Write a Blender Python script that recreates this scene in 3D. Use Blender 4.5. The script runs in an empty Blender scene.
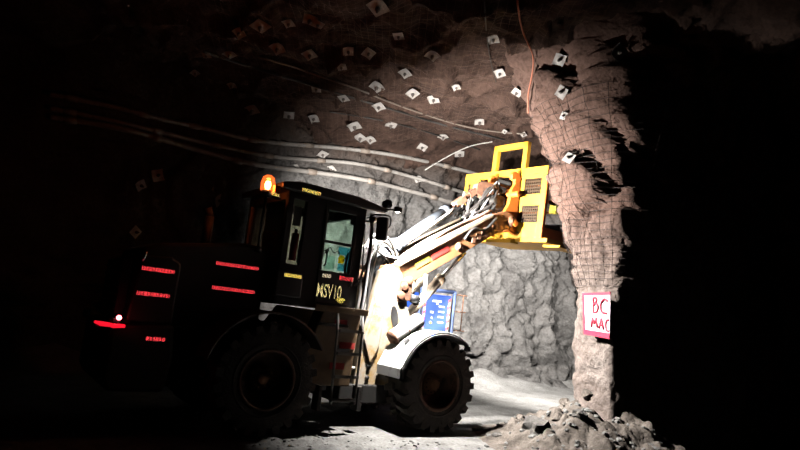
import bpy, bmesh, math, random
from mathutils import Vector, Matrix, noise
from mathutils.bvhtree import BVHTree
random.seed(7)
R_ = math.radians
V = Vector
scene = bpy.context.scene
COL = scene.collection

# ------------------------------------------------------------------ camera
CAMP = V((0.0, 0.0, 1.708))
PIT, ROLL, FPX = R_(8.638), R_(6.466), 600.0
fwd = V((0, math.cos(PIT), math.sin(PIT)))
up0 = V((0, -math.sin(PIT), math.cos(PIT)))
rt0 = V((1, 0, 0))
upv = (up0 * math.cos(ROLL) - rt0 * math.sin(ROLL))
rtv = (rt0 * math.cos(ROLL) + up0 * math.sin(ROLL))
cd = bpy.data.cameras.new('camera'); cam = bpy.data.objects.new('camera', cd); COL.objects.link(cam)
cd.sensor_width = 36; cd.lens = 36 * FPX / 800; cd.clip_start = 0.05; cd.clip_end = 200
m = Matrix((rtv, upv, -fwd)).transposed().to_4x4(); m.translation = CAMP
cam.matrix_world = m
scene.camera = cam

def ray(px, py):
    return (fwd * FPX + rtv * (px - 400) + upv * (225 - py))
def at_depth(px, py, Y):
    d = ray(px, py); return CAMP + d * (Y / d.y)
def at_height(px, py, Z):
    d = ray(px, py); return CAMP + d * ((Z - CAMP.z) / d.z)

# loader frame: X forward, Y left, Z up
YAW = R_(34.83); ORG = V((0.214, 10.565, 0.0))
LM = Matrix.Translation(ORG) @ Matrix.Rotation(YAW, 4, 'Z')
HX = V((math.cos(YAW), math.sin(YAW), 0)); HY = V((-math.sin(YAW), math.cos(YAW), 0))
def LW(x, y, z=0): return LM @ V((x, y, z))

# ------------------------------------------------------------------ view
vs = scene.view_settings
vs.view_transform = 'Standard'; vs.look = 'None'; vs.gamma = 1; vs.use_curve_mapping = False
vs.exposure = 0.0
scene.cycles.diffuse_bounces = 0      # bounced light off so unlit rock stays black: direct lamp light only
w = bpy.data.worlds.new('world'); scene.world = w; w.use_nodes = True
w.node_tree.nodes['Background'].inputs[0].default_value = (0, 0, 0, 1)
w.node_tree.nodes['Background'].inputs[1].default_value = 0.0

# ------------------------------------------------------------------ materials
def mat(name, col, rough=0.6, metal=0.0, var=0.12, vscale=6.0, bump=0.0, bscale=30.0, dirt=None, dirt_amt=0.0, dscale=3.0, spec=0.5):
    m = bpy.data.materials.new(name); m.use_nodes = True
    nt = m.node_tree; N = nt.nodes; Lk = nt.links
    b = N['Principled BSDF']
    b.inputs['Roughness'].default_value = rough; b.inputs['Metallic'].default_value = metal
    b.inputs['Specular IOR Level'].default_value = spec
    tc = N.new('ShaderNodeTexCoord')
    n1 = N.new('ShaderNodeTexNoise'); n1.inputs['Scale'].default_value = vscale; n1.inputs['Detail'].default_value = 6
    Lk.new(tc.outputs['Object'], n1.inputs['Vector'])
    r = N.new('ShaderNodeValToRGB')
    r.color_ramp.elements[0].position = 0.3; r.color_ramp.elements[1].position = 0.72
    r.color_ramp.elements[0].color = (*[c * (1 - var) for c in col], 1)
    r.color_ramp.elements[1].color = (*[min(1, c * (1 + var)) for c in col], 1)
    Lk.new(n1.outputs['Fac'], r.inputs['Fac'])
    out = r.outputs['Color']
    if dirt:
        n2 = N.new('ShaderNodeTexNoise'); n2.inputs['Scale'].default_value = dscale; n2.inputs['Detail'].default_value = 9
        n2.inputs['Roughness'].default_value = 0.7
        Lk.new(tc.outputs['Object'], n2.inputs['Vector'])
        r2 = N.new('ShaderNodeValToRGB')
        r2.color_ramp.elements[0].position = 0.62 - 0.3 * dirt_amt; r2.color_ramp.elements[1].position = 0.78 - 0.3 * dirt_amt
        Lk.new(n2.outputs['Fac'], r2.inputs['Fac'])
        mx = N.new('ShaderNodeMix'); mx.data_type = 'RGBA'
        Lk.new(r2.outputs['Color'], mx.inputs['Factor'])
        Lk.new(out, mx.inputs['A']); mx.inputs['B'].default_value = (*dirt, 1)
        out = mx.outputs['Result']
    Lk.new(out, b.inputs['Base Color'])
    if bump:
        n3 = N.new('ShaderNodeTexNoise'); n3.inputs['Scale'].default_value = bscale; n3.inputs['Detail'].default_value = 8
        Lk.new(tc.outputs['Object'], n3.inputs['Vector'])
        bp = N.new('ShaderNodeBump'); bp.inputs['Strength'].default_value = bump; bp.inputs['Distance'].default_value = 0.05
        Lk.new(n3.outputs['Fac'], bp.inputs['Height']); Lk.new(bp.outputs['Normal'], b.inputs['Normal'])
    return m

def emit(name, col, strength, rough=0.3):
    m = bpy.data.materials.new(name); m.use_nodes = True
    b = m.node_tree.nodes['Principled BSDF']
    b.inputs['Base Color'].default_value = (*col, 1); b.inputs['Emission Color'].default_value = (*col, 1)
    b.inputs['Emission Strength'].default_value = strength; b.inputs['Roughness'].default_value = rough
    return m

def rock_mat(name, ca, cb, cc, high=None, hz=(4.6, 5.8), bump=0.6, sc=1.0):
    m = bpy.data.materials.new(name); m.use_nodes = True
    nt = m.node_tree; N = nt.nodes; Lk = nt.links
    b = N['Principled BSDF']; b.inputs['Roughness'].default_value = 0.9; b.inputs['Specular IOR Level'].default_value = 0.2
    tc = N.new('ShaderNodeTexCoord')
    n1 = N.new('ShaderNodeTexNoise'); n1.inputs['Scale'].default_value = 1.3 * sc; n1.inputs['Detail'].default_value = 10; n1.inputs['Roughness'].default_value = 0.65
    Lk.new(tc.outputs['Object'], n1.inputs['Vector'])
    r = N.new('ShaderNodeValToRGB'); e = r.color_ramp.elements
    e[0].position = 0.32; e[0].color = (*ca, 1); e[1].position = 0.68; e[1].color = (*cc, 1)
    x = e.new(0.5); x.color = (*cb, 1)
    Lk.new(n1.outputs['Fac'], r.inputs['Fac']); out = r.outputs['Color']
    n4 = N.new('ShaderNodeTexNoise'); n4.inputs['Scale'].default_value = 14 * sc; n4.inputs['Detail'].default_value = 6
    Lk.new(tc.outputs['Object'], n4.inputs['Vector'])
    r4 = N.new('ShaderNodeValToRGB'); r4.color_ramp.elements[0].position = 0.3; r4.color_ramp.elements[1].position = 0.62
    r4.color_ramp.elements[0].color = (0.55, 0.52, 0.5, 1)
    Lk.new(n4.outputs['Fac'], r4.inputs['Fac'])
    mm = N.new('ShaderNodeMix'); mm.data_type = 'RGBA'; mm.blend_type = 'MULTIPLY'; mm.inputs['Factor'].default_value = 0.8
    Lk.new(out, mm.inputs['A']); Lk.new(r4.outputs['Color'], mm.inputs['B']); out = mm.outputs['Result']
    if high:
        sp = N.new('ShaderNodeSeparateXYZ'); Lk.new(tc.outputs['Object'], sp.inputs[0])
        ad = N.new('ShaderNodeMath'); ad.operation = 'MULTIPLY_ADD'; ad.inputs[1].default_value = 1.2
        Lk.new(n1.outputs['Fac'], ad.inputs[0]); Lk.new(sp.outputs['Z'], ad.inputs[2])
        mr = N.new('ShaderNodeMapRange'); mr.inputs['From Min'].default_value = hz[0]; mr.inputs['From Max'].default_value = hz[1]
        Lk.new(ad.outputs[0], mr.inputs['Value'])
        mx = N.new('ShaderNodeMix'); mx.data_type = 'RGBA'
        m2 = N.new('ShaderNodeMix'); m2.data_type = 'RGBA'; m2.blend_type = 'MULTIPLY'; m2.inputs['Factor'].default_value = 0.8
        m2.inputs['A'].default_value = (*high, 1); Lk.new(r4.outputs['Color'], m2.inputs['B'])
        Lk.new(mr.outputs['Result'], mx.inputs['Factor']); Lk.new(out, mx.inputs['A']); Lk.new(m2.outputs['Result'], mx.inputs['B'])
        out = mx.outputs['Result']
    Lk.new(out, b.inputs['Base Color'])
    n3 = N.new('ShaderNodeTexNoise'); n3.inputs['Scale'].default_value = 9 * sc; n3.inputs['Detail'].default_value = 12; n3.inputs['Roughness'].default_value = 0.7
    Lk.new(tc.outputs['Object'], n3.inputs['Vector'])
    bp = N.new('ShaderNodeBump'); bp.inputs['Strength'].default_value = bump; bp.inputs['Distance'].default_value = 0.12
    Lk.new(n3.outputs['Fac'], bp.inputs['Height']); Lk.new(bp.outputs['Normal'], b.inputs['Normal'])
    return m

M = {}
M['rock_far'] = rock_mat('grey rock face', (0.085, 0.08, 0.077), (0.14, 0.134, 0.128), (0.19, 0.18, 0.172), high=(0.075, 0.05, 0.038), hz=(5.6, 6.6), bump=1.0)
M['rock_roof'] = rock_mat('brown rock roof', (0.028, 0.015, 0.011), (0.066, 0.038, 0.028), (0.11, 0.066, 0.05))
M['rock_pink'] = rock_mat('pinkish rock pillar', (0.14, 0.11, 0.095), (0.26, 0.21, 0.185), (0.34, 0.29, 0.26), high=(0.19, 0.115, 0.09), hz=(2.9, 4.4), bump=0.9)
M['floor'] = rock_mat('pale dusty floor', (0.17, 0.165, 0.155), (0.24, 0.235, 0.225), (0.3, 0.295, 0.285), bump=0.45, sc=1.6)
M['rubble'] = rock_mat('rubble', (0.06, 0.05, 0.042), (0.17, 0.145, 0.125), (0.27, 0.235, 0.205), sc=2.2)
M['stone'] = rock_mat('stone', (0.09, 0.085, 0.08), (0.16, 0.15, 0.14), (0.24, 0.22, 0.2), sc=3)
M['stone_pale'] = rock_mat('pale stone', (0.35, 0.33, 0.31), (0.5, 0.48, 0.45), (0.6, 0.57, 0.54), sc=3)
M['plate'] = mat('galvanised plate', (0.40, 0.37, 0.345), 0.55, 0.0, 0.12, 12, dirt=(0.16, 0.12, 0.1), dirt_amt=0.3, dscale=9)
M['bolt'] = mat('bolt steel', (0.12, 0.1, 0.09), 0.6, 0.3)
M['wire'] = mat('rusty mesh wire', (0.13, 0.08, 0.06), 0.8, 0.0)
M['wire_dark'] = mat('dark mesh wire', (0.035, 0.024, 0.02), 0.8, 0.0)
M['pipe'] = mat('pale plastic pipe', (0.24, 0.22, 0.2), 0.6, 0, 0.15, 3, dirt=(0.1, 0.08, 0.065), dirt_amt=0.35)
M['cable'] = mat('black cable', (0.03, 0.027, 0.025), 0.6)
M['cable_grey'] = mat('grey cable', (0.2, 0.16, 0.13), 0.6)
M['cord'] = mat('orange cord', (0.42, 0.13, 0.07), 0.6)
M['body'] = mat('dusty cream paint', (0.56, 0.36, 0.15), 0.5, 0, 0.1, 5, dirt=(0.62, 0.54, 0.43), dirt_amt=0.75, dscale=4)
M['hood'] = mat('dusty hood paint darkened for shade', (0.035, 0.016, 0.011), 0.6, 0, 0.2, 4, dirt=(0.022, 0.017, 0.013), dirt_amt=0.5)  # shade of the unlit rear half is put into this dark colour
M['chassis'] = mat('dark chassis steel', (0.02, 0.018, 0.016), 0.65, 0, 0.2, 5, dirt=(0.05, 0.042, 0.034), dirt_amt=0.3)
M['cabblack'] = mat('black cab paint', (0.012, 0.012, 0.013), 0.45, 0, 0.2, 5)
M['tank'] = mat('tan tank paint', (0.17, 0.1, 0.045), 0.6, 0, 0.15, 5, dirt=(0.08, 0.05, 0.03), dirt_amt=0.4)
M['white'] = mat('white paint', (0.78, 0.77, 0.75), 0.5, 0, 0.05, 6, dirt=(0.4, 0.36, 0.32), dirt_amt=0.22, dscale=5)
M['boom'] = mat('pale dusty boom paint', (0.5, 0.41, 0.31), 0.5, 0, 0.08, 6, dirt=(0.34, 0.2, 0.12), dirt_amt=0.4, dscale=5)
M['boom_orange'] = mat('orange dusty boom paint', (0.46, 0.2, 0.085), 0.5, 0, 0.12, 6, dirt=(0.3, 0.15, 0.09), dirt_amt=0.45, dscale=6)
M['grey'] = mat('grey cylinder paint', (0.07, 0.08, 0.095), 0.45, 0.0, 0.1, 8)
M['rust'] = mat('rusty brown steel', (0.28, 0.13, 0.075), 0.75, 0, 0.3, 9, dirt=(0.08, 0.05, 0.04), dirt_amt=0.4, dscale=8)
M['chrome'] = mat('rod chrome', (0.6, 0.55, 0.5), 0.25, 0.8, 0.05)
M['rubber'] = mat('dusty tyre rubber', (0.045, 0.037, 0.031), 0.85, 0, 0.25, 7, bump=0.3, bscale=40, dirt=(0.1, 0.082, 0.068), dirt_amt=0.35, dscale=4)
M['rim'] = mat('rusty rim paint', (0.17, 0.09, 0.058), 0.7, 0, 0.2, 8, dirt=(0.035, 0.026, 0.02), dirt_amt=0.4, dscale=6)
M['hub'] = mat('hub paint', (0.45, 0.22, 0.11), 0.65, 0, 0.2, 9)
M['hose'] = mat('hydraulic hose', (0.05, 0.045, 0.042), 0.55)
M['hose_pale'] = mat('dusty pale hose', (0.6, 0.57, 0.53), 0.6)
M['yellow'] = mat('yellow basket paint', (0.82, 0.40, 0.035), 0.45, 0, 0.06, 6, dirt=(0.5, 0.24, 0.03), dirt_amt=0.12, dscale=5)
M['meshbrown'] = mat('brown mesh steel', (0.05, 0.025, 0.008), 0.6)
M['orange'] = mat('orange coupler paint', (0.85, 0.22, 0.03), 0.5, 0, 0.1, 6)
M['bluepaint'] = mat('blue cabinet paint', (0.012, 0.05, 0.30), 0.4, 0, 0.08, 6)
M['bluedark'] = mat('dark blue steel frame', (0.09, 0.13, 0.27), 0.5, 0.0, 0.1, 6)
M['hazred'] = mat('red hazard tape', (0.75, 0.06, 0.05), 0.5)
M['hazwhite'] = mat('white hazard tape', (0.8, 0.8, 0.8), 0.5)
M['signwhite'] = mat('white sign sheet', (0.8, 0.72, 0.74), 0.5, 0, 0.06, 9, dirt=(0.62, 0.42, 0.42), dirt_amt=0.15)
M['signred'] = mat('red sign paint', (0.62, 0.03, 0.07), 0.55, 0, 0.2, 20)
M['seat'] = mat('dark seat fabric', (0.05, 0.02, 0.02), 0.9)
M['paper'] = mat('pale paper', (0.6, 0.75, 0.75), 0.8, 0, 0.05)
M['cyan'] = mat('light blue sheet', (0.2, 0.6, 0.75), 0.7, 0, 0.05)
M['stickyellow'] = mat('yellow sticker', (0.85, 0.68, 0.08), 0.5)
M['letter'] = mat('pale yellow lettering', (0.85, 0.72, 0.3), 0.5)
M['redpaint'] = mat('red paint', (0.45, 0.02, 0.02), 0.5)
M['glint'] = mat('chrome trim', (0.8, 0.8, 0.8), 0.2, 1.0)

def retro(name, col):
    m = bpy.data.materials.new(name); m.use_nodes = True
    b = m.node_tree.nodes['Principled BSDF']
    tc = m.node_tree.nodes.new('ShaderNodeTexCoord'); n = m.node_tree.nodes.new('ShaderNodeTexNoise'); n.inputs['Scale'].default_value = 20
    r = m.node_tree.nodes.new('ShaderNodeValToRGB')
    r.color_ramp.elements[0].color = (*[c * 0.96 for c in col], 1); r.color_ramp.elements[1].color = (*col, 1)
    L = m.node_tree.links; L.new(tc.outputs['Object'], n.inputs['Vector']); L.new(n.outputs['Fac'], r.inputs['Fac']); L.new(r.outputs['Color'], b.inputs['Base Color'])
    b.inputs['Metallic'].default_value = 1.0; b.inputs['Roughness'].default_value = 0.07
    return m
M['retro_red'] = retro('red prismatic reflector', (1.0, 0.36, 0.40))
M['retro_yellow'] = retro('yellow prismatic reflector', (1.0, 0.93, 0.5))
M['retro_cream'] = retro('cream prismatic lettering', (1.0, 0.95, 0.72))
M['retro_white'] = retro('white prismatic reflector', (0.95, 0.9, 0.8))

def glass(name, col, rough=0.02, alpha_mix=0.8):
    m = bpy.data.materials.new(name); m.use_nodes = True
    nt = m.node_tree; N = nt.nodes; N.clear()
    o = N.new('ShaderNodeOutputMaterial'); t = N.new('ShaderNodeBsdfTransparent'); g = N.new('ShaderNodeBsdfGlossy')
    t.inputs[0].default_value = (*col, 1); g.inputs['Roughness'].default_value = rough
    lw = N.new('ShaderNodeLayerWeight'); lw.inputs['Blend'].default_value = 0.25
    f = N.new('ShaderNodeMath'); f.operation = 'MULTIPLY_ADD'; f.inputs[1].default_value = 0.25; f.inputs[2].default_value = 0.03
    nt.links.new(lw.outputs['Facing'], f.inputs[0])
    mx = N.new('ShaderNodeMixShader')
    nt.links.new(f.outputs[0], mx.inputs[0]); nt.links.new(t.outputs[0], mx.inputs[1]); nt.links.new(g.outputs[0], mx.inputs[2])
    nt.links.new(mx.outputs[0], o.inputs[0])
    return m
M['glass'] = glass('green tinted glass', (0.88, 0.97, 0.92))
M['glassdark'] = glass('dusty dark glass', (0.6, 0.56, 0.5))
M['film_blue'] = glass('blue window film', (0.35, 0.8, 0.95))
M['film_pale'] = glass('pale window film', (0.72, 0.9, 0.85))
M['film_yellow'] = glass('yellow window film', (1.0, 0.8, 0.1))
M['amber'] = glass('amber lens', (1.0, 0.55, 0.3), 0.1)
nt_ = M['amber'].node_tree; o_ = nt_.nodes['Material Output']; e_ = nt_.nodes.new('ShaderNodeEmission'); e_.inputs[0].default_value = (1, 0.16, 0.03, 1); e_.inputs[1].default_value = 0.9
a_ = nt_.nodes.new('ShaderNodeAddShader'); nt_.links.new(o_.inputs[0].links[0].from_socket, a_.inputs[0]); nt_.links.new(e_.outputs[0], a_.inputs[1]); nt_.links.new(a_.outputs[0], o_.inputs[0])
M['bulb'] = emit('amber bulb', (1.0, 0.33, 0.1), 150.0)
M['bulbcore'] = emit('amber beacon dome', (1.0, 0.2, 0.03), 3.0)
M['tail'] = emit('red tail lamp', (1.0, 0.01, 0.03), 1.0)
M['tailcore'] = emit('red tail lamp bulb', (1.0, 0.12, 0.15), 14.0)
M['lamp'] = emit('work lamp lens', (1.0, 0.97, 0.92), 30.0)

# ------------------------------------------------------------------ mesh helpers
class MB:
    def __init__(s): s.v = []; s.f = []; s.sm = []
    def add(s, vs, fs, T=None, smooth=False):
        o = len(s.v)
        for v in vs:
            v = V(v); s.v.append(T @ v if T else v)
        for f in fs: s.f.append([i + o for i in f]); s.sm.append(smooth)
        return s
    def box(s, c, d, T=None, rot=None):
        x, y, z = (k / 2 for k in d)
        vs = [V((a * x, b * y, e * z)) for a in (-1, 1) for b in (-1, 1) for e in (-1, 1)]
        if rot is not None: vs = [rot @ v for v in vs]
        vs = [v + V(c) for v in vs]
        s.add(vs, [(0, 1, 3, 2), (4, 6, 7, 5), (0, 4, 5, 1), (2, 3, 7, 6), (0, 2, 6, 4), (1, 5, 7, 3)], T); return s
    def bx(s, x0, x1, y0, y1, z0, z1, T=None):
        return s.box(((x0 + x1) / 2, (y0 + y1) / 2, (z0 + z1) / 2), (abs(x1 - x0), abs(y1 - y0), abs(z1 - z0)), T)
    def prism(s, pts, y0, y1, T=None):          # polygon in XZ extruded along Y
        n = len(pts)
        vs = [V((p[0], y0, p[1])) for p in pts] + [V((p[0], y1, p[1])) for p in pts]
        fs = [list(range(n)), list(range(2 * n - 1, n - 1, -1))] + [(i, i + n, (i + 1) % n + n, (i + 1) % n) for i in range(n)]
        s.add(vs, fs, T); return s
    def tube(s, pts, r, n=8, closed=False, T=None, taper=None, caps=True):
        pts = [V(p) for p in pts]; k = len(pts); vs = []
        prev = None
        for i, p in enumerate(pts):
            if closed: d = (pts[(i + 1) % k] - pts[i - 1])
            else: d = (pts[min(i + 1, k - 1)] - pts[max(i - 1, 0)])
            d.normalize()
            if prev is None:
                a = V((0, 0, 1)) if abs(d.z) < 0.9 else V((1, 0, 0)); u = d.cross(a).normalized()
            else:
                u = (prev - d * prev.dot(d))
                u = u.normalized() if u.length > 1e-6 else d.orthogonal().normalized()
            prev = u; v2 = d.cross(u)
            rr = r if taper is None else r * taper[i]
            for j in range(n):
                t = 2 * math.pi * j / n
                vs.append(p + u * (rr * math.cos(t)) + v2 * (rr * math.sin(t)))
        fs = []
        for i in range(k if closed else k - 1):
            a = i * n; b = ((i + 1) % k) * n
            for j in range(n): fs.append((a + j, a + (j + 1) % n, b + (j + 1) % n, b + j))
        if not closed and caps: fs += [list(range(n - 1, -1, -1)), list(range((k - 1) * n, k * n))]
        s.add(vs, fs, T, smooth=n > 5); return s
    def cyl(s, p0, p1, r, n=16, T=None, r1=None):
        return s.tube([p0, p1], r, n, T=T, taper=None if r1 is None else [1, r1 / r])
    def lathe(s, prof, n=32, T=None, axis='Y', closed=False):      # prof: list (radius, along)
        k = len(prof); vs = []
        for (r, a) in prof:
            for j in range(n):
                t = 2 * math.pi * j / n
                vs.append(V((r * math.cos(t), a, r * math.sin(t))) if axis == 'Y' else V((r * math.cos(t), r * math.sin(t), a)))
        fs = []
        for i in range(k if closed else k - 1):
            a = i * n; b = ((i + 1) % k) * n
            for j in range(n): fs.append((a + j, b + j, b + (j + 1) % n, a + (j + 1) % n))
        s.add(vs, fs, T, smooth=True); return s
    def strip(s, pts, y0, y1, th, T=None):      # bent sheet: path in XZ, width along Y, thickness th (outwards = left of path)
        n = len(pts); out = []
        for i, p in enumerate(pts):
            a = V(pts[max(i - 1, 0)]); b = V(pts[min(i + 1, n - 1)]); d = (b - a).normalized(); out.append((p[0] - d.y * th, p[1] + d.x * th))
        return s.prism_quads(pts, out, y0, y1, T)
    def prism_quads(s, A, B, y0, y1, T=None):
        n = len(A); vs = []
        for a, b in zip(A, B): vs += [V((a[0], y0, a[1])), V((b[0], y0, b[1])), V((b[0], y1, b[1])), V((a[0], y1, a[1]))]
        fs = []
        for i in range(n - 1):
            o = 4 * i
            for j in range(4): fs.append((o + j, o + (j + 1) % 4, o + 4 + (j + 1) % 4, o + 4 + j))
        fs += [(3, 2, 1, 0), tuple(4 * (n - 1) + j for j in range(4))]
        s.add(vs, fs, T); return s
    def build(s, name, material, parent=None, bevel=0.0, recalc=True, weld=False):
        me = bpy.data.meshes.new(name)
        me.from_pydata([tuple(v) for v in s.v], [], s.f); me.update()
        me.polygons.foreach_set('use_smooth', s.sm)
        if recalc:
            b = bmesh.new(); b.from_mesh(me); bmesh.ops.recalc_face_normals(b, faces=b.faces); b.to_mesh(me); b.free()
        if material: me.materials.append(material)
        o = bpy.data.objects.new(name, me); COL.objects.link(o)
        if parent: o.parent = parent
        if bevel:
            bv = o.modifiers.new('bevel', 'BEVEL'); bv.width = bevel; bv.segments = 2; bv.limit_method = 'ANGLE'; bv.angle_limit = R_(35)
        return o

def empty(name, loc, rz=0, parent=None):
    o = bpy.data.objects.new(name, None); COL.objects.link(o); o.location = loc; o.rotation_euler = (0, 0, rz); o.empty_display_size = 0.1
    if parent: o.parent = parent
    return o
def tag(o, label=None, cat=None, group=None, kind=None):
    if label: o['label'] = label
    if cat: o['category'] = cat
    if group: o['group'] = group
    if kind: o['kind'] = kind
    return o
def copy_tree(o, parent=None):
    c = o.copy(); COL.objects.link(c)
    if parent: c.parent = parent
    for ch in list(o.children): copy_tree(ch, c)
    return c
def smooth_path(pts, sub=6):
    pts = [V(p) for p in pts]; out = []
    for i in range(len(pts) - 1):
        p0 = pts[max(i - 1, 0)]; p1 = pts[i]; p2 = pts[i + 1]; p3 = pts[min(i + 2, len(pts) - 1)]
        for k in range(sub):
            t = k / sub
            out.append(0.5 * ((2 * p1) + (p2 - p0) * t + (2 * p0 - 5 * p1 + 4 * p2 - p3) * t * t + (3 * p1 - p0 - 3 * p2 + p3) * t ** 3))
    out.append(pts[-1]); return out
def chaikin(pts, it=2):
    for _ in range(it):
        o = [pts[0]]
        for a, b in zip(pts[:-1], pts[1:]): o += [a * 0.75 + b * 0.25, a * 0.25 + b * 0.75]
        o.append(pts[-1]); pts = o
    return pts
def sstep(a, b, x):
    t = max(0.0, min(1.0, (x - a) / (b - a))); return t * t * (3 - 2 * t)

def text_mesh(name, s, size, material, parent, Mx, extrude=0.003, weight=0.0):
    cu = bpy.data.curves.new(name, 'FONT'); cu.body = s; cu.size = size; cu.extrude = extrude; cu.offset = weight; cu.align_x = 'LEFT'
    t = bpy.data.objects.new(name + '_src', cu); COL.objects.link(t)
    dg = bpy.context.evaluated_depsgraph_get(); dg.update()
    me = bpy.data.meshes.new_from_object(t.evaluated_get(dg)); me.name = name
    bpy.data.objects.remove(t); bpy.data.curves.remove(cu)
    me.transform(Mx); me.materials.clear(); me.materials.append(material)
    o = bpy.data.objects.new(name, me); COL.objects.link(o); o.parent = parent; return o

def retro_strip(name, origin, U, W_, length, height, material, parent, a=0.009, mask=None):
    """reflective tape: a sheet of small cube-corner prisms on a backing; origin = middle, U along, W_ = outward normal"""
    U = V(U).normalized(); W_ = V(W_).normalized(); H = W_.cross(U).normalized()
    q6, q2, q3 = math.sqrt(2 / 3), 1 / math.sqrt(2), 1 / math.sqrt(3)
    cant = R_(-14)                                     # prisms lean towards the rear, like road tape
    RC = Matrix.Rotation(cant, 3, 'Y')
    e = [RC @ V((-q6, 0, q3)), RC @ V((q6 / 2, -q2, q3)), RC @ V((q6 / 2, q2, q3))]
    mb = MB(); n = int(max(length, height) / a) + 2; blk = a * 4
    def pos(i, j, k, c):
        p = (e[0] * i + e[1] * j + e[2] * k) * a
        z = p.z - math.tan(-cant) * (math.floor(c.x / blk) + 0.5) * blk
        return V(origin) + U * p.x + H * p.y + W_ * (z + a * 1.2)
    for i in range(-n, n):
        for j in range(-n, n):
            k = -i - j
            c = (e[0] * i + e[1] * j + e[2] * k) * a
            if abs(c.x) > length / 2 or abs(c.y) > height / 2: continue
            if mask and not mask(pos(i, j, k, c)): continue
            mb.add([pos(i + 1, j, k, c), pos(i + 1, j + 1, k, c), pos(i + 1, j + 1, k + 1, c), pos(i + 1, j, k + 1, c)], [(0, 1, 2, 3)])
            mb.add([pos(i, j + 1, k, c), pos(i, j + 1, k + 1, c), pos(i + 1, j + 1, k + 1, c), pos(i + 1, j + 1, k, c)], [(0, 1, 2, 3)])
            mb.add([pos(i, j, k + 1, c), pos(i + 1, j, k + 1, c), pos(i + 1, j + 1, k + 1, c), pos(i, j + 1, k + 1, c)], [(0, 1, 2, 3)])
    return mb.build(name, material, parent, recalc=False)

# ------------------------------------------------------------------ rock shells
def rocky(p, big=0.3, cell=0.16, crack=0.12, fine=0.05, tilt=True, cs=0.9, vein=0.0):
    d = big * noise.fractal(p * 0.45, 0.9, 2.0, 4)
    q = p.copy()
    if tilt: q = V((p.x + 0.5 * p.z, p.y + 0.3 * p.z, p.z * 0.55))
    q = q + V((noise.noise(p * 1.1), noise.noise(p * 1.1 + V((9, 3, 1))), noise.noise(p * 1.1 + V((2, 8, 5))))) * 0.45
    ds, ps = noise.voronoi(q * cs)
    d += cell * (noise.cell(ps[0] * 3.7) - 0.3 + (q * cs - ps[0]).dot(noise.cell_vector(ps[0] * 5.1) * 0.9) * 0.7)
    d -= crack * (1 - sstep(0.0, 0.16, ds[1] - ds[0]))
    ds2, ps2 = noise.voronoi(q * cs * 2.7 + V((4, 4, 4)))
    d += 0.4 * cell * (noise.cell(ps2[0] * 3.1) - 0.5) - 0.35 * crack * (1 - sstep(0.0, 0.2, ds2[1] - ds2[0]))
    d += fine * noise.fractal(p * 3.5, 0.8, 2.1, 5)
    if vein:
        r = V((p.x * 0.6 + p.z * 0.3, p.y * 0.6, p.z * 0.15 + 3))
        r += V((noise.noise(p * 0.9), 0, noise.noise(p * 0.8 + V((5, 5, 5))))) * 0.25 + V((noise.noise(p * 4), 0, 0)) * 0.05
        a = abs(noise.noise(r)); d -= vein * (1 - sstep(0.0, 0.06, a)) ** 2; d += vein * 0.6 * noise.noise(r * 1.7 + V((0, 7, 0)))
        a = abs(noise.noise(r * 2.3 + V((3, 1, 9)))); d -= vein * 0.28 * (1 - sstep(0.0, 0.07, a))
    return d

def grid_mesh(name, nu, nv, fn, material, kind='structure', smooth=True):
    vs = [fn(i, j) for i in range(nu) for j in range(nv)]
    fs = [(i * nv + j, (i + 1) * nv + j, (i + 1) * nv + j + 1, i * nv + j + 1) for i in range(nu - 1) for j in range(nv - 1)]
    me = bpy.data.meshes.new(name); me.from_pydata([tuple(v) for v in vs], [], fs); me.update()
    me.polygons.foreach_set('use_smooth', [smooth] * len(fs)); me.materials.append(material)
    o = bpy.data.objects.new(name, me); COL.objects.link(o)
    if kind: o['kind'] = kind
    return o, BVHTree.FromPolygons([tuple(v) for v in vs], fs)

ROOF = 6.45
WALLY = 4.9
def far_flare(z): return 1.3 * max(0.0, (z - 4.1) / 2.6) ** 1.7
def far_base(lx, z):
    y = WALLY - far_flare(z) + 0.35 * math.sin(lx * 0.33 + 1.0) - 0.9 * sstep(0.35, -0.3, z / 1.0) * 0.3
    return LW(lx, y, z)
def frange(a, b, s):
    n = int(round((b - a) / s)); return [a + (b - a) * i / n for i in range(n + 1)]
xs = frange(-16, -4, 0.22) + frange(-4, 12.6, 0.055)[1:] + frange(12.6, 17, 0.2)[1:]
zs = frange(-0.3, 6.9, 0.055)
def far_fn(i, j):
    p = far_base(xs[i], zs[j])
    top = sstep(6.9, 5.6, zs[j])
    a = 0.45 + 0.55 * sstep(1.0, 5.5, xs[i])              # smoother, sprayed concrete behind the loader
    d = rocky(p, 0.3, 0.16 * a, 0.06 * a, 0.10, cs=0.75, vein=0.75 * a)
    return p - HY * (d * (0.3 + 0.7 * top)) + V((0, 0, 0))
wall_far, bvh_far = grid_mesh('wall_far', len(xs), len(zs), far_fn, M['rock_far'])

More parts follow.
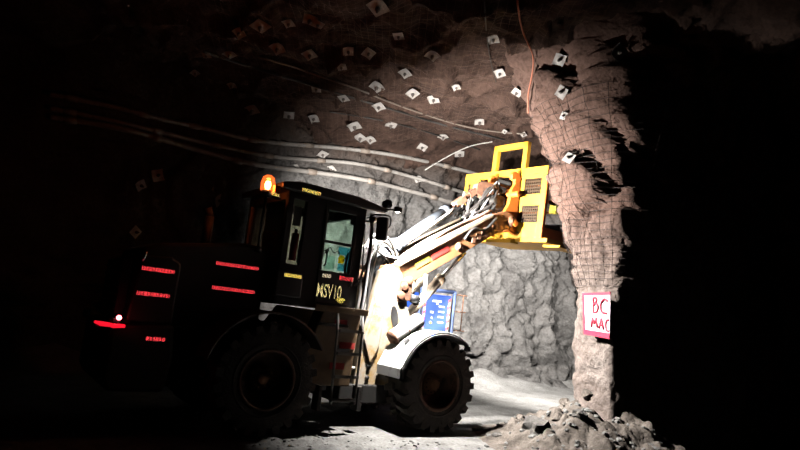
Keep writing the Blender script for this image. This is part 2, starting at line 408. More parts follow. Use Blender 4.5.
# right pillar between the drift and the side tunnel, swept along its plan
plan = [V((6.9, -3.4, 0)), V((6.9, 7.5, 0)), V((6.8, 10.6, 0)), V((5.0, 9.9, 0)), V((3.75, 9.38, 0)), V((3.47, 9.28, 0)), V((3.37, 9.36, 0)), V((3.18, 9.8, 0)), V((3.07, 10.2, 0)),
        V((3.38, 10.75, 0)), V((4.6, 11.7, 0)), V((16.5, 20.0, 0))]
plan = chaikin(plan, 2)
def resample(pts, step):
    out = [pts[0]]
    for a, b in zip(pts[:-1], pts[1:]):
        mid = (a + b) / 2
        st = step if (3 - 1 < mid.x < 6.4 and 8.5 < mid.y < 12.5) else 0.3
        n = max(1, int((b - a).length / st))
        out += [a + (b - a) * (k / n) for k in range(1, n + 1)]
    return out
pr = resample(plan, 0.045)
pn = []
for i in range(len(pr)):
    d = (pr[min(i + 2, len(pr) - 1)] - pr[max(i - 2, 0)]).normalized(); pn.append(V((-d.y, d.x, 0)))
for _ in range(14):
    pn = [((pn[max(i - 1, 0)] + pn[i] + pn[min(i + 1, len(pn) - 1)]) / 3).normalized() for i in range(len(pn))]
zr = frange(-0.3, 6.9, 0.05)
def pil_flare(z): return 0.29 * max(0.0, z - 2.45) + 0.12 * max(0.0, z - 4.6) ** 1.5
def pil_base(i, z): return pr[i] + pn[i] * min(pil_flare(z), 1.5) + V((0, 0, z))
def pil_fn(i, j):
    p = pil_base(i, zr[j])
    rough = 0.35 + 0.65 * sstep(2.4, 3.4, zr[j])
    d = rocky(p, 0.10, 0.13 * rough, 0.13 * rough, 0.05, cs=1.4)
    return p + pn[i] * d
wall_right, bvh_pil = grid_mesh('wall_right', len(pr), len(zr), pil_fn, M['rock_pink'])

# roof
cx = frange(-16, -6, 0.3) + frange(-6, 6, 0.07)[1:] + frange(6, 17, 0.3)[1:]
cy = frange(-3.6, 5.5, 0.3) + frange(5.5, 17.5, 0.07)[1:] + frange(17.5, 25, 0.3)[1:]
def roof_z(x, y):
    l = (x - ORG.x) * HY.x + (y - ORG.y) * HY.y       # local left coordinate
    return ROOF - 0.35 * sstep(2.0, 4.6, l) ** 1.5
def roof_fn(i, j):
    x, y = cx[i], cy[j]; p = V((x, y, roof_z(x, y)))
    d = rocky(p, 0.3, 0.13, 0.09, 0.06, tilt=False, cs=0.8)
    return p + V((0, 0, d * 0.9))
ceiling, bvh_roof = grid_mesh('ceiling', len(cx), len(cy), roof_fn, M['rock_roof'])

# floor
fx = frange(-16, -4, 0.3) + frange(-4, 7, 0.06)[1:] + frange(7, 17, 0.3)[1:]
fy = frange(-3.6, 6.5, 0.3) + frange(6.5, 14, 0.06)[1:] + frange(14, 25, 0.15)[1:]
def floor_z(x, y):
    q = V((x - ORG.x, y - ORG.y, 0)); lx, ly = q.dot(HX), q.dot(HY)
    z = 0.012 * noise.fractal(V((x, y, 0)) * 1.2, 0.9, 2, 4) - 0.012
    z += 0.45 * sstep(3.6, 5.2, ly) * (0.8 + 0.6 * noise.noise(V((x, y, 3)) * 1.5))       # muck along the far wall
    loose = sstep(9.4, 8.4, y) * sstep(-0.6, -1.6, ly)
    z += loose * 0.05 * noise.fractal(V((x, y, 7)) * 5.0, 0.7, 2, 4)
    return z
def floor_fn(i, j): return V((fx[i], fy[j], floor_z(fx[i], fy[j])))
floor, bvh_floor = grid_mesh('floor', len(fx), len(fy), floor_fn, M['floor'])

def plain_wall(name, pts, zlo=-0.3, zhi=6.9, step=0.35):
    P = [V((a, b, 0)) for a, b in pts]; out = [P[0]]
    for a, b in zip(P[:-1], P[1:]):
        n = max(1, int((b - a).length / step)); out += [a + (b - a) * k / n for k in range(1, n + 1)]
    z = frange(zlo, zhi, step)
    def fn(i, j):
        d = (out[min(i + 1, len(out) - 1)] - out[max(i - 1, 0)]).normalized(); nn = V((-d.y, d.x, 0))
        p = out[i] + V((0, 0, z[j])); return p + nn * 0.6 * rocky(p, 0.3, 0.2, 0.1, 0.05)
    return grid_mesh(name, len(out), len(z), fn, M['rock_roof'])
e0 = LW(-15.5, WALLY + 0.8); e1 = LW(-15.5, -3.6)
plain_wall('wall_left', [(-5.2, -3.4), (-5.2, 2.6), (e1.x, e1.y), (e0.x, e0.y)])
plain_wall('wall_back', [(6.9, -3.2), (-5.2, -3.2)])
g0 = LW(16.2, WALLY + 0.8); g1 = (16.6, 19.2)
plain_wall('wall_end', [(g0.x, g0.y), g1])

def hit(px, py, which=('roof', 'far', 'pil')):
    d = ray(px, py).normalized(); best = None
    for k, b in (('roof', bvh_roof), ('far', bvh_far), ('pil', bvh_pil), ('floor', bvh_floor)):
        if k not in which: continue
        r = b.ray_cast(CAMP, d, 60)
        if r[0] is not None and (best is None or r[3] < best[3]): best = r
    if best is None: return None, None
    n = best[1].copy()
    if n.dot(d) > 0: n = -n
    return best[0], n

# ------------------------------------------------------------------ welded wire mesh on the rock
def wire_sheet(name, pts, r, material, label, group=None):
    """pts[i][j] lattice on the rock; wires run both ways"""
    mb = MB(); nu = len(pts); nv = len(pts[0])
    for i in range(nu): mb.tube(pts[i], r, 3, caps=False)
    for j in range(nv): mb.tube([pts[i][j] for i in range(nu)], r, 3, caps=False)
    o = mb.build(name, material, recalc=False); tag(o, label, 'wire mesh', group); return o
def proj_roof(x, y):
    r = bvh_roof.ray_cast(V((x, y, 2.0)), V((0, 0, 1)), 10); return (r[0].z if r[0] is not None else ROOF) - 0.035
lat = [[V((x + 0.02 * noise.noise(V((x, y, 1)) * 3), y + 0.02 * noise.noise(V((x, y, 5)) * 3), proj_roof(x, y))) for y in frange(7.4, 14.6, 0.12)] for x in frange(-3.8, 2.6, 0.12)]
wire_sheet('wire_mesh', lat, 0.0022, M['wire'], 'rusty welded wire mesh pinned flat against the brown rock roof')
idx = [i for i in range(len(pr)) if (2.0 < pr[i].x < 4.0 and 8.9 < pr[i].y < 11.2)]
sel = []; acc = 0.0
for a, b in zip(idx[:-1], idx[1:]):
    acc += (pr[b] - pr[a]).length
    if acc > 0.1: sel.append(b); acc = 0
def pil_pt(i, z):
    p = pil_base(i, z); q = p + pn[i] * 1.2; r = bvh_pil.ray_cast(q, -pn[i], 3)
    s = r[0] if r[0] is not None else p
    pr_ = (s - p).dot(pn[i])
    return p + pn[i] * (0.5 * pr_ + 0.5 * max(pr_, 0.02) + 0.03)
lat2 = [[pil_pt(i, z) for z in frange(2.55, 5.5, 0.105)] for i in sel]
wire_sheet('wire_mesh', lat2, 0.0042, M['wire_dark'], 'dark wire mesh hanging over the upper half of the pinkish rock pillar')

# ------------------------------------------------------------------ roof bolts with plates
def plate_mesh(seed):
    rnd = random.Random(seed); n = 6; mb = MB(); vs = []; c = [[rnd.uniform(-0.1, 0.35) for _ in range(2)] for _ in range(2)]
    skew = rnd.uniform(-0.12, 0.12)
    for side in (0, 1):
        for i in range(n + 1):
            for j in range(n + 1):
                u, v = 2 * i / n - 1, 2 * j / n - 1
                rr = math.hypot(u, v); z = 0.25 * math.exp(-rr * rr * 5)
                cu = c[0 if u < 0 else 1][0 if v < 0 else 1] * (abs(u * v)) ** 1.5
                vs.append(V((u + skew * v, v, z + cu - side * 0.045)) * 0.115)
    k = (n + 1) ** 2; fs = []
    for i in range(n):
        for j in range(n):
            a = i * (n + 1) + j; q = (a, a + n + 1, a + n + 2, a + 1); fs.append(q); fs.append(tuple(x + k for x in reversed(q)))
    rim = [i * (n + 1) for i in range(n + 1)] + [n * (n + 1) + j for j in range(1, n + 1)] + [i * (n + 1) + n for i in range(n - 1, -1, -1)] + list(range(n - 1, 0, -1))
    for a, b in zip(rim, rim[1:] + rim[:1]): fs.append((a, a + k, b + k, b))
    mb.add(vs, fs); return mb
plate_protos = []
for s in range(4):
    root = plate_mesh(s + 3).build('bolt_plate', M['plate'])
    b = MB(); b.cyl((0, 0, 0.0), (0, 0, 0.055), 0.036, 6); b.cyl((0, 0, 0.03), (0, 0, 0.1), 0.016, 8); b.build('bolt', M['bolt'], root)
    plate_protos.append(root)
PL = [
 (379, 5, 1.25, 'large square bolt plate at the very top of the roof, above the loader cab'),
 (260, 23, 1.2, 'bright diamond bolt plate high in the dark upper left roof, beside a crumpled pair'),
 (242, 32, 0.9, 'folded bolt plate just below left of the bright diamond one in the roof'),
 (289, 20, 0.8, 'flat edge-on bolt plate between the bright diamond one and the crumpled pair'),
 (313, 18, 1.1, 'crumpled bolt plate, left one of an overlapping pair near the top edge'),
 (320, 21, 0.8, 'crumpled bolt plate, right one of an overlapping pair near the top edge'),
 (279, 46, 1.1, 'wide bolt plate hung where the two thin roof cables begin'),
 (309, 52, 1.0, 'wide bolt plate next right along from where the thin roof cables begin'),
 (230, 51, 1.0, 'dim buckled bolt plate left of the thin roof cables in shadow'),
 (206, 52, 0.7, 'faint small bolt plate farthest left in the dark upper roof'),
 (346, 50, 0.9, 'faint flat bolt plate between two brighter ones under the large square plate'),
 (369, 53, 0.9, 'bent bolt plate directly under the large square plate at the top'),
 (341, 64, 0.8, 'faint narrow bolt plate just above the upper thin roof cable'),
 (398, 33, 0.8, 'small bolt plate right of and below the large square plate at the top'),
 (232, 83, 0.8, 'dim bolt plate alone under the left end of the thin roof cables'),
 (195, 71, 0.7, 'smallest faint bolt plate in the dark at the left end of the roof'),
 (253, 108, 0.95, 'diamond bolt plate above the pipes, over the amber beacon'),
 (288, 113, 0.9, 'bolt plate above the pipes, over the rear of the loader cab'),
 (315, 118, 0.8, 'faint bolt plate above the pipes, over the door of the loader cab'),
 (353, 124, 1.0, 'bright square bolt plate above the pipes, over the front of the loader cab'),
 (316, 87, 0.7, 'thin sliver of a bolt plate trapped under the thin roof cables'),
 (344, 96, 0.7, 'faint sliver of a bolt plate just under the lower thin roof cable'),
 (380, 86, 0.95, 'bolt plate just above the upper thin roof cable in mid roof'),
 (379, 105, 0.8, 'bolt plate squeezed between the two thin roof cables'),
 (392, 122, 0.9, 'tilted bolt plate below the thin roof cables, over the cab mirror'),
 (361, 136, 0.9, 'left one of two touching bolt plates just above the upper pipe'),
 (371, 138, 0.8, 'right one of two touching bolt plates just above the upper pipe'),
 (322, 153, 0.8, 'bolt plate between the upper and middle pipes above the cab roof'),
 (332, 168, 0.8, 'bolt plate between the middle and lower pipes above the cab roof'),
 (295, 164, 0.7, 'faint bolt plate behind the pipes above the rear corner of the cab roof'),
 (433, 52, 1.0, 'bright wide bolt plate alone in the middle of the upper roof'),
 (492, 37, 1.0, 'pale square bolt plate beside the top of the thin dark hanging wire'),
 (501, 72, 1.0, 'pale bolt plate at the lower end of the thin dark hanging wire'),
 (520, 92, 1.0, 'tilted bolt plate with a dark hole beside the lower end of the orange cord'),
 (556, 22, 1.0, 'dim round-cornered bolt plate in the dark right of the orange cord'),
 (561, 59, 1.0, 'wide bolt plate on the roof right of the bend in the orange cord'),
 (563, 91, 1.0, 'tall edge-on bolt plate above the top of the rock pillar'),
 (566, 115, 0.7, 'small bolt plate at the top of the wire mesh on the rock pillar'),
 (616, 52, 1.1, 'faint bolt plate farthest right in the dark roof'),
 (407, 72, 0.9, 'bent bolt plate above the thin roof cables, left of the bright wide one'),
 (412, 92, 0.8, 'flat bolt plate directly above the right part of the thin roof cables'),
 (433, 98, 0.8, 'crumpled bolt plate above the right end of the thin roof cables'),
 (455, 85, 0.55, 'tiny bolt plate below the bright wide one in the middle of the roof'),
 (479, 119, 0.8, 'flat bolt plate on the reddish lit roof above the basket gate frame'),
 (504, 131, 0.6, 'small bolt plate on the lit roof right above the basket gate frame'),
 (523, 134, 0.7, 'bolt plate beside the foot of the orange cord where roof meets pillar'),
 (443, 134, 0.8, 'bolt plate where the thin roof cables pass over the boom'),
 (424, 146, 0.8, 'dim bolt plate just above the pipes over the boom foot'),
 (459, 152, 0.9, 'pale bolt plate just left of the basket gate frame'),
 (569, 160, 0.9, 'twisted bolt plate on the mesh of the rock pillar, level with the basket top'),
 (156, 176, 0.9, 'faint upper bolt plate on the dark wall behind the engine hood'),
 (139, 184, 0.8, 'faint bolt plate left of another on the dark wall behind the engine hood'),
 (216, 200, 0.9, 'dim bolt plate on the rock wall left of the amber beacon'),
 (133, 232, 0.8, 'faint lowest bolt plate on the dark wall beyond the rear of the loader'),
 (418, 178, 0.8, 'bolt plate below the lower pipe beside the grey tilt cylinder'),
]
used = set()
for k, (px, py, sc, lab) in enumerate(PL):
    p, n = hit(px, py)
    if p is None: continue
    v = k % 4
    if v in used: o = copy_tree(plate_protos[v])
    else: o = plate_protos[v]; used.add(v)
    rnd = random.Random(k * 13 + 1)
    nn = (n + V((rnd.uniform(-.15, .15), rnd.uniform(-.15, .15), rnd.uniform(-.15, .15)))).normalized()
    if p.z > 4.2 and px < 545: nn = (nn * 0.5 + V((0, 0, -1)) - ray(px, py).normalized() * 0.45).normalized()
    if px > 562 and py > 85 and px < 600: nn = (n * 0.4 + V((-0.75, -0.6, 0.0))).normalized()
    sc = sc * (0.8 if px > 480 else 1.2 if py > 84 else 0.92)
    q = nn.to_track_quat('Z', 'Y').to_matrix().to_4x4() @ Matrix.Rotation(rnd.uniform(0.3, 1.2), 4, 'Z') @ Matrix.Scale(sc * 1.0, 4)
    q.translation = p + nn * 0.02 + n * 0.05; o.matrix_world = q
    tag(o, lab, 'bolt plate', 'rock bolt plates in the roof and walls')

# ------------------------------------------------------------------ pipes and cables
def on_rock(pts, off, which=('roof', 'far'), sm=True):
    out = []
    for (px, py) in pts:
        p, n = hit(px, py, which)
        if p is None: continue
        out.append(p - ray(px, py).normalized() * off)
    if sm and len(out) > 4:
        for _ in range(3):
            out = [out[0]] + [(out[i - 1] + out[i] * 2 + out[i + 1]) / 4 for i in range(1, len(out) - 1)] + [out[-1]]
    return out
def densify(px, n=6):
    out = []
    q = smooth_path([(a, b, 0) for a, b in px], n)
    return [(v.x, v.y) for v in q]
def pipe(name, px, r, material, label, cat, off=0.2, which=('far', 'roof'), couplings=True):
    pts = smooth_path(on_rock(densify(px), off, which), 3)
    root = MB().tube(pts, r, 10).build(name, material); tag(root, label, cat)
    if couplings:
        n = len(pts)
        for k in range(6, n - 3, 22):
            a, b = pts[k], pts[k + 1]; d = (b - a).normalized()
            MB().cyl(a - d * 0.12, a + d * 0.12, r * 1.35, 10).build('coupling', M['cable_grey'], root)
            h, nn = None, None
            r_ = bvh_far.find_nearest(a)
            if r_[0] is not None and r_[3] < 0.9:
                MB().tube([a + (r_[0] - a).normalized() * r, r_[0]], 0.012, 5).build('hanger', M['bolt'], root)
    return root
pipe('service_pipe', [(50, 94), (120, 108), (160, 119), (204, 128), (252, 140), (300, 145), (340, 148), (400, 156), (470, 172), (530, 190)], 0.05, M['pipe'], 'uppermost of three long pale pipes along the top of the far wall', 'pipe')
pipe('service_pipe', [(50, 108), (120, 122), (184, 138), (225, 147), (268, 156), (310, 160), (360, 164), (420, 179), (462, 192), (530, 212)], 0.05, M['pipe'], 'middle one of three long pale pipes along the top of the far wall', 'pipe')
pipe('service_pipe', [(50, 117), (120, 128), (184, 146), (252, 164), (312, 172), (360, 179), (410, 191), (466, 206), (540, 226)], 0.06, M['pipe'], 'lowest of three long pale pipes along the top of the far wall', 'pipe')
pipe('roof_cable', [(204, 52), (240, 64), (280, 76), (340, 94), (400, 112), (440, 124), (480, 134), (505, 140)], 0.022, M['cable'], 'lower of two thin cables slung across the brown roof', 'cable', 0.1, ('roof', 'far'), False)
pipe('roof_cable', [(258, 57), (290, 66), (325, 78), (360, 90), (400, 106), (470, 128), (525, 134)], 0.018, M['cable_grey'], 'upper of two thin cables slung across the brown roof', 'cable', 0.12, ('roof', 'far'), False)
pipe('roof_cable', [(330, 112), (380, 120), (430, 133), (480, 150)], 0.016, M['cable'], 'short dark cable on the roof just above the upper pipe', 'cable', 0.1, ('roof', 'far'), False)
pipe('roof_cable', [(425, 170), (445, 158), (470, 146), (492, 142)], 0.014, M['hose_pale'], 'pale thin cable climbing from the pipes to the roof behind the basket', 'cable', 0.12, ('roof', 'far'), False)
pipe('power_cable', [(517, -6), (519, 15), (524, 35), (533, 55), (532, 75), (528, 95), (528, 113)], 0.014, M['cord'], 'thin orange cord drooping along the roof towards the pillar', 'cable', 0.12, ('roof', 'pil'), False)
pipe('hanging_wire', [(484, -6), (486, 28), (490, 58), (496, 82)], 0.01, M['cable'], 'thin dark wire drooping along the roof left of the orange cord', 'wire', 0.1, ('roof',), False)

# ------------------------------------------------------------------ the sign on the pillar
sA = at_depth(583, 293, 9.62); sB = at_depth(584.5, 334, 9.66); sC = at_depth(610, 339, 9.02); sD = at_depth(611, 292, 9.02)
def sgn(u, v, o=0.0):
    p = sA * (1 - u) * (1 - v) + sD * u * (1 - v) + sB * (1 - u) * v + sC * u * v
    return p + sN * o
sN = (sD - sA).cross(sB - sA).normalized()
if sN.dot(CAMP - sA) < 0: sN = -sN
if sN.x > 0: sN = -sN
mb = MB(); vs = [sgn(u, v, o) for o in (0, 0.012) for (u, v) in ((0, 0), (1, 0), (1, 1), (0, 1))]
mb.add(vs, [(0, 1, 2, 3), (7, 6, 5, 4), (0, 4, 5, 1), (1, 5, 6, 2), (2, 6, 7, 3), (3, 7, 4, 0)])
sign = mb.build('warning_sign', M['signwhite'])
tag(sign, 'hand-painted white sign with red border and red letters on the rock pillar', 'sign')
def band(u0, u1, v0, v1):
    q = [(u0, v0), (u1, v0), (u1, v1), (u0, v1)]
    b = MB(); vs = [sgn(u, v, o) for o in (0.011, 0.017) for (u, v) in q]
    b.add(vs, [(0, 1, 2, 3), (7, 6, 5, 4), (0, 4, 5, 1), (1, 5, 6, 2), (2, 6, 7, 3), (3, 7, 4, 0)]); return b
for q in ((0, 1, 0, 0.06), (0, 1, 0.88, 1), (0, 0.06, 0.06, 0.88)): band(*q).build('border', M['signred'], sign)
def stroke(name, lines):
    b = MB()
    for l in lines:
        pts = smooth_path([sgn(u, v, 0.014) for u, v in l], 4) if len(l) > 2 else [sgn(u, v, 0.014) for u, v in l]
        b.tube(pts, 0.017, 6)
    return b.build(name, M['signred'], sign)
stroke('letter', [[(0.40, 0.12), (0.41, 0.3), (0.42, 0.46)], [(0.41, 0.30), (0.50, 0.24), (0.58, 0.32), (0.54, 0.44), (0.42, 0.46)], [(0.41, 0.13), (0.50, 0.12), (0.52, 0.2), (0.41, 0.28)]])
stroke('letter', [[(0.92, 0.20), (0.82, 0.15), (0.70, 0.22), (0.67, 0.34), (0.74, 0.45), (0.90, 0.46)]])
stroke('letter', [[(0.32, 0.80), (0.36, 0.58)], [(0.36, 0.58), (0.44, 0.72)], [(0.44, 0.72), (0.52, 0.57)], [(0.52, 0.57), (0.55, 0.80)]])
stroke('letter', [[(0.62, 0.81), (0.70, 0.58)], [(0.70, 0.58), (0.79, 0.82)], [(0.65, 0.73), (0.76, 0.73)]])
stroke('letter', [[(0.98, 0.60), (0.90, 0.62), (0.86, 0.71), (0.90, 0.82), (0.98, 0.84)]])

# ------------------------------------------------------------------ rubble at the foot of the pillar
def heap_z(x, y):
    # ridge hugging the pillar foot
    d = min((V((x, y, 0)) - p).length for p in foot)
    h = 0.72 * max(0.0, 1 - d / 1.75) ** 1.35
    return h
foot = [V((3.2, 9.2, 0)), V((3.15, 9.7, 0)), V((3.15, 10.1, 0)), V((3.5, 10.5, 0)), V((3.6, 9.4, 0))]
hx = frange(0.9, 4.6, 0.035); hy = frange(7.2, 11.6, 0.035)
def heap_fn(i, j):
    x, y = hx[i], hy[j]; h = heap_z(x, y); p = V((x, y, 0))
    ds, ps = noise.voronoi(p * 6.0)
    lump = (0.15 * noise.fractal(p * 2.2, 0.8, 2.1, 6) + 0.06 * (noise.cell(ps[0] * 7) - 0.3) - 0.03 * (1 - sstep(0, 0.2, ds[1] - ds[0])))
    return V((x, y, -0.05 + h + lump * sstep(0.0, 0.3, h)))
heap, bvh_heap = grid_mesh('rubble_heap', len(hx), len(hy), heap_fn, M['rubble'], kind='stuff')
tag(heap, 'loose broken rock and dust heaped around the foot of the pillar', 'rubble', kind='stuff')
# small stones scattered on heap and foreground: uncountable
mb = MB(); rnd = random.Random(11)
def stone_into(mb, c, s, seed, flat=0.7):
    r = random.Random(seed); b = bmesh.new(); bmesh.ops.create_icosphere(b, subdivisions=2, radius=1)
    rot = Matrix.Rotation(r.uniform(0, 6.28), 3, 'Z') @ Matrix.Rotation(r.uniform(-.4, .4), 3, 'X')
    sx, sy, sz = r.uniform(.8, 1.3), r.uniform(.7, 1.0), r.uniform(.5, .8) * flat / 0.7
    vs = []
    for v in b.verts:
        p = v.co.copy()
        nrm = p * (1 + 0.28 * (noise.cell(p * 1.3 + V((seed, 0, 0))) - .5) + 0.22 * noise.noise(p * 1.6 + V((seed * 3.1, 0, 0))))
        vs.append(c + rot @ V((nrm.x * sx * s, nrm.y * sy * s, nrm.z * sz * s)))
    fs = [[v.index for v in f.verts] for f in b.faces]; b.free()
    mb.add(vs, fs)
def ground_z(x, y):
    z = -9
    for b in (bvh_floor, bvh_heap):
        r = b.ray_cast(V((x, y, 3)), V((0, 0, -1)), 5)
        if r[0] is not None: z = max(z, r[0].z)
    return z
for k in range(330):
    x = rnd.uniform(1.2, 4.2); y = rnd.uniform(7.8, 10.6)
    if heap_z(x, y) < rnd.uniform(0.0, 0.28): continue
    s = rnd.uniform(0.015, 0.06); stone_into(mb, V((x, y, ground_z(x, y) + s * 0.2)), s, k)
for k in range(420):
    x = rnd.uniform(-2.8, 2.6); y = rnd.uniform(7.0, 9.0); s = rnd.uniform(0.008, 0.028)
    stone_into(mb, V((x, y, ground_z(x, y) + s * 0.2)), s, k + 900)
gr = mb.build('gravel', M['floor']); tag(gr, 'small loose stones scattered over the dusty floor and rubble', 'gravel', kind='stuff')
ROCKS = [
 (537, 430, 0.26, 'stone', 'largest dark boulder at the front of the rubble heap'),
 (478, 431, 0.09, 'stone_pale', 'pale flat stone on the floor just right of the front tyre'),
 (565, 404, 0.13, 'rubble', 'lumpy rock on the crest of the rubble near the pillar foot'),
 (590, 396, 0.15, 'rubble', 'upper rock leaning against the foot of the pillar'),
 (520, 418, 0.10, 'rubble', 'small rock on the lit slope of the rubble heap, left of the crest'),
 (558, 418, 0.13, 'rubble', 'mid-sized rock just above the largest dark boulder'),
 (498, 436, 0.09, 'stone', 'small dark rock at the left toe of the rubble heap'),
 (580, 416, 0.14, 'stone', 'dark rock on the shaded right side of the rubble heap'),
]
for k, (px, py, s, mt, lab) in enumerate(ROCKS):
    d = ray(px, py).normalized(); best = None
    for b in (bvh_floor, bvh_heap, bvh_pil):
        r = b.ray_cast(CAMP, d, 40)
        if r[0] is not None and (best is None or r[3] < best[3]): best = r
    mb = MB(); stone_into(mb, V((0, 0, 0)), s, 500 + k * 7, 0.7)
    o = mb.build('rock', M[mt]); o.location = best[0] + V((0, 0.03, s * 0.12)); tag(o, lab, 'rock', 'rocks of the rubble heap')

# ------------------------------------------------------------------ the loader
LD = empty('wheel_loader', ORG, YAW)
tag(LD, 'articulated wheel loader with black cab and raised boom on the mine floor', 'wheel loader')
def P(mb, name, m_, parent=LD, bevel=0.0): return mb.build(name, M[m_], parent, bevel)

# wheels
def make_wheel():
    t = MB()
    prof = [(0.37, 0.21), (0.42, 0.245), (0.52, 0.262), (0.60, 0.25), (0.655, 0.232), (0.67, 0.20), (0.675, 0.0), (0.67, -0.20), (0.655, -0.232), (0.60, -0.25), (0.52, -0.262), (0.42, -0.245), (0.37, -0.21)]
    t.lathe(prof, 48)
    n = 22
    for k in range(n):
        for s in (-1, 1):
            a = 2 * math.pi * (k + (0.5 if s > 0 else 0)) / n
            T = Matrix.Rotation(-a, 4, 'Y')
            w0, w1 = 0.052, 0.06
            # lug: shoulder block leaning across the tread
            sh = 0.05
            vs = []
            for (y, r0, r1, dx) in ((0.02, 0.66, 0.725, sh), (0.2, 0.655, 0.732, 0.0), (0.262, 0.60, 0.70, -0.01)):
                for (dxx, rr) in ((-w0, r0), (w1, r0), (w1 * 0.8, r1), (-w0 * 0.8, r1)):
                    vs.append(V((dx + dxx, s * y, rr)))
            fs = []
            for i in range(2):
                o = 4 * i
                for j in range(4): fs.append((o + j, o + (j + 1) % 4, o + 4 + (j + 1) % 4, o + 4 + j))
            fs += [(3, 2, 1, 0), (8, 9, 10, 11)]
            t.add(vs, fs, T)
    for s in (-1, 1):                               # sidewall ribs
        t.lathe([(0.445, s * 0.25), (0.455, s * 0.268), (0.465, s * 0.268), (0.475, s * 0.255)], 48)
        for k in range(10):
            a = 2 * math.pi * k / 10
            t.box((0.55, s * 0.258, 0), (0.07, 0.016, 0.02), Matrix.Rotation(-a, 4, 'Y'))
    r = MB()   # rim, outer side is -Y
    r.lathe([(0.40, -0.235), (0.375, -0.25), (0.365, -0.23), (0.345, -0.2), (0.335, 0.0), (0.30, 0.04), (0.17, 0.03), (0.165, 0.06), (0.30, 0.09), (0.345, 0.10), (0.345, 0.2), (0.375, 0.235)], 40)
    h = MB()
    h.lathe([(0.0, -0.13), (0.07, -0.13), (0.085, -0.115), (0.09, -0.06), (0.15, -0.055), (0.165, -0.03), (0.17, 0.05)], 28)
    bolts = []
    for k in range(12):
        a = 2 * math.pi * k / 12; b = MB(); bolts.append(b)
        b.cyl((0.13 * math.cos(a), -0.075, 0.13 * math.sin(a)), (0.13 * math.cos(a), -0.04, 0.13 * math.sin(a)), 0.014, 6)
    ring = MB().lathe([(0.385, -0.225), (0.395, -0.245), (0.372, -0.258), (0.352, -0.235)], 40)
    root = r.build('wheel', M['rim'], LD)
    t.build('tyre', M['rubber'], root); h.build('hub', M['hub'], root); [b.build('wheel_bolt', M['rust'], root) for b in bolts]; ring.build('lock_ring', M['rim'], root)
    return root
wh = make_wheel()
for k, (x, y, flip) in enumerate(((0, -0.955, 0), (-2.88, -0.955, 0), (0, 0.955, 1), (-2.88, 0.955, 1))):
    o = wh if k == 0 else copy_tree(wh, LD)
    o.location = (x, y, 0.722); o.rotation_euler = (0, 0.13 * (k + 1), math.pi if flip else 0)

# front frame / tower
f = MB()
for s in (-1, 1):
    f.prism([(-1.18, 0.5), (-0.55, 0.5), (-0.38, 0.8), (-0.2, 1.2), (0.12, 1.15), (0.35, 0.95), (0.42, 1.15), (0.15, 1.5), (-0.25, 1.75), (-0.38, 2.05), (-0.5, 2.42), (-0.72, 2.52), (-0.92, 2.40), (-1.0, 2.0), (-1.12, 1.4)], s * 0.56, s * 0.44)
f.bx(-1.12, -0.75, -0.44, 0.44, 0.52, 1.6)
f.bx(-0.4, 0.2, -0.44, 0.44, 0.6, 1.15)
P(f, 'front_frame', 'body', bevel=0.015)
f = MB()
f.prism([(-1.1, 1.3), (-0.95, 1.9), (-0.78, 1.75), (-0.82, 1.2), (-0.95, 0.95)], -0.6, -0.56)
P(f, 'frame_gusset', 'body', bevel=0.01)
f = MB(); f.prism([(-0.56 + 0.055 * math.cos(t) - 0.055 * math.sin(t), 1.70 + 0.055 * math.cos(t) + 0.16 * math.sin(t)) for t in [2 * math.pi * k / 20 for k in range(20)]], -0.574, -0.556)
P(f, 'frame_hole_shade', 'cabblack')  # black patch on the plate, painting the dark inside of a hole
for q in ((-0.95, 0.72), (-0.95, 0.9)):
    f = MB(); f.cyl((q[0], -0.58, q[1]), (q[0], -0.55, q[1]), 0.035, 10); P(f, 'frame_lug', 'chassis')
# belly, axles, articulation
f = MB(); f.prism([(-1.45, 0.34), (-0.5, 0.34), (-0.25, 0.45), (-0.2, 0.75), (-0.6, 0.62), (-1.45, 0.62)], -0.62, 0.62); P(f, 'belly_guard', 'chassis', bevel=0.02)
for x in (0, -2.88):
    f = MB(); f.cyl((x, -0.72, 0.72), (x, 0.72, 0.72), 0.16, 16); f.tube([(x, -0.2, .72), (x, 0, .72), (x, 0.2, .72)], 0.27, 16, taper=[.7, 1, .7]); P(f, 'axle', 'chassis')
f = MB(); f.cyl((-1.4, 0, 0.45), (-1.4, 0, 1.35), 0.12, 16); f.bx(-1.75, -1.1, -0.3, 0.3, 0.55, 0.7); f.bx(-1.75, -1.1, -0.3, 0.3, 1.15, 1.3); P(f, 'articulation_joint', 'chassis', bevel=0.01)
for s in (-1, 1):
    f = MB(); f.cyl((-2.0, s * 0.4, 0.85), (-1.35, s * 0.48, 0.85), 0.05, 12); st = P(f, 'steering_cylinder', 'chassis')
    f = MB(); f.cyl((-1.35, s * 0.48, 0.85), (-0.95, s * 0.52, 0.85), 0.028, 10); P(f, 'rod', 'chrome', st)

# front fenders
for s in (-1, 1):
    arc = [(-0.79, 0.80), (-0.80, 0.95)] + [(0.81 * math.cos(R_(a)), 0.722 + 0.81 * math.sin(R_(a))) for a in range(160, 49, -6)]
    f = MB(); y0, y1 = sorted((s * 1.23, s * 0.60))
    f.strip(arc, y0, y1, 0.018)
    f.strip([(x * 0.985, (z - .722) * 0.985 + .722) for x, z in arc], *sorted((s * 1.235, s * 1.215)), -0.045)
    fd = P(f, 'front_fender', 'white', bevel=0.006)
    f = MB(); f.prism([(-0.60, 1.30), (-0.54, 1.365), (-0.50, 1.34), (-0.56, 1.275)], *sorted((s * 1.02, s * 0.96)), Matrix.Translation((-0.03, 0, 0.03))); P(f, 'bracket', 'cabblack', fd)
    if s < 0:
        f = MB(); f.bx(0.45, 0.53, -1.24, -1.17, 1.28, 1.36); P(f, 'fender_tip_bolt', 'white', fd)
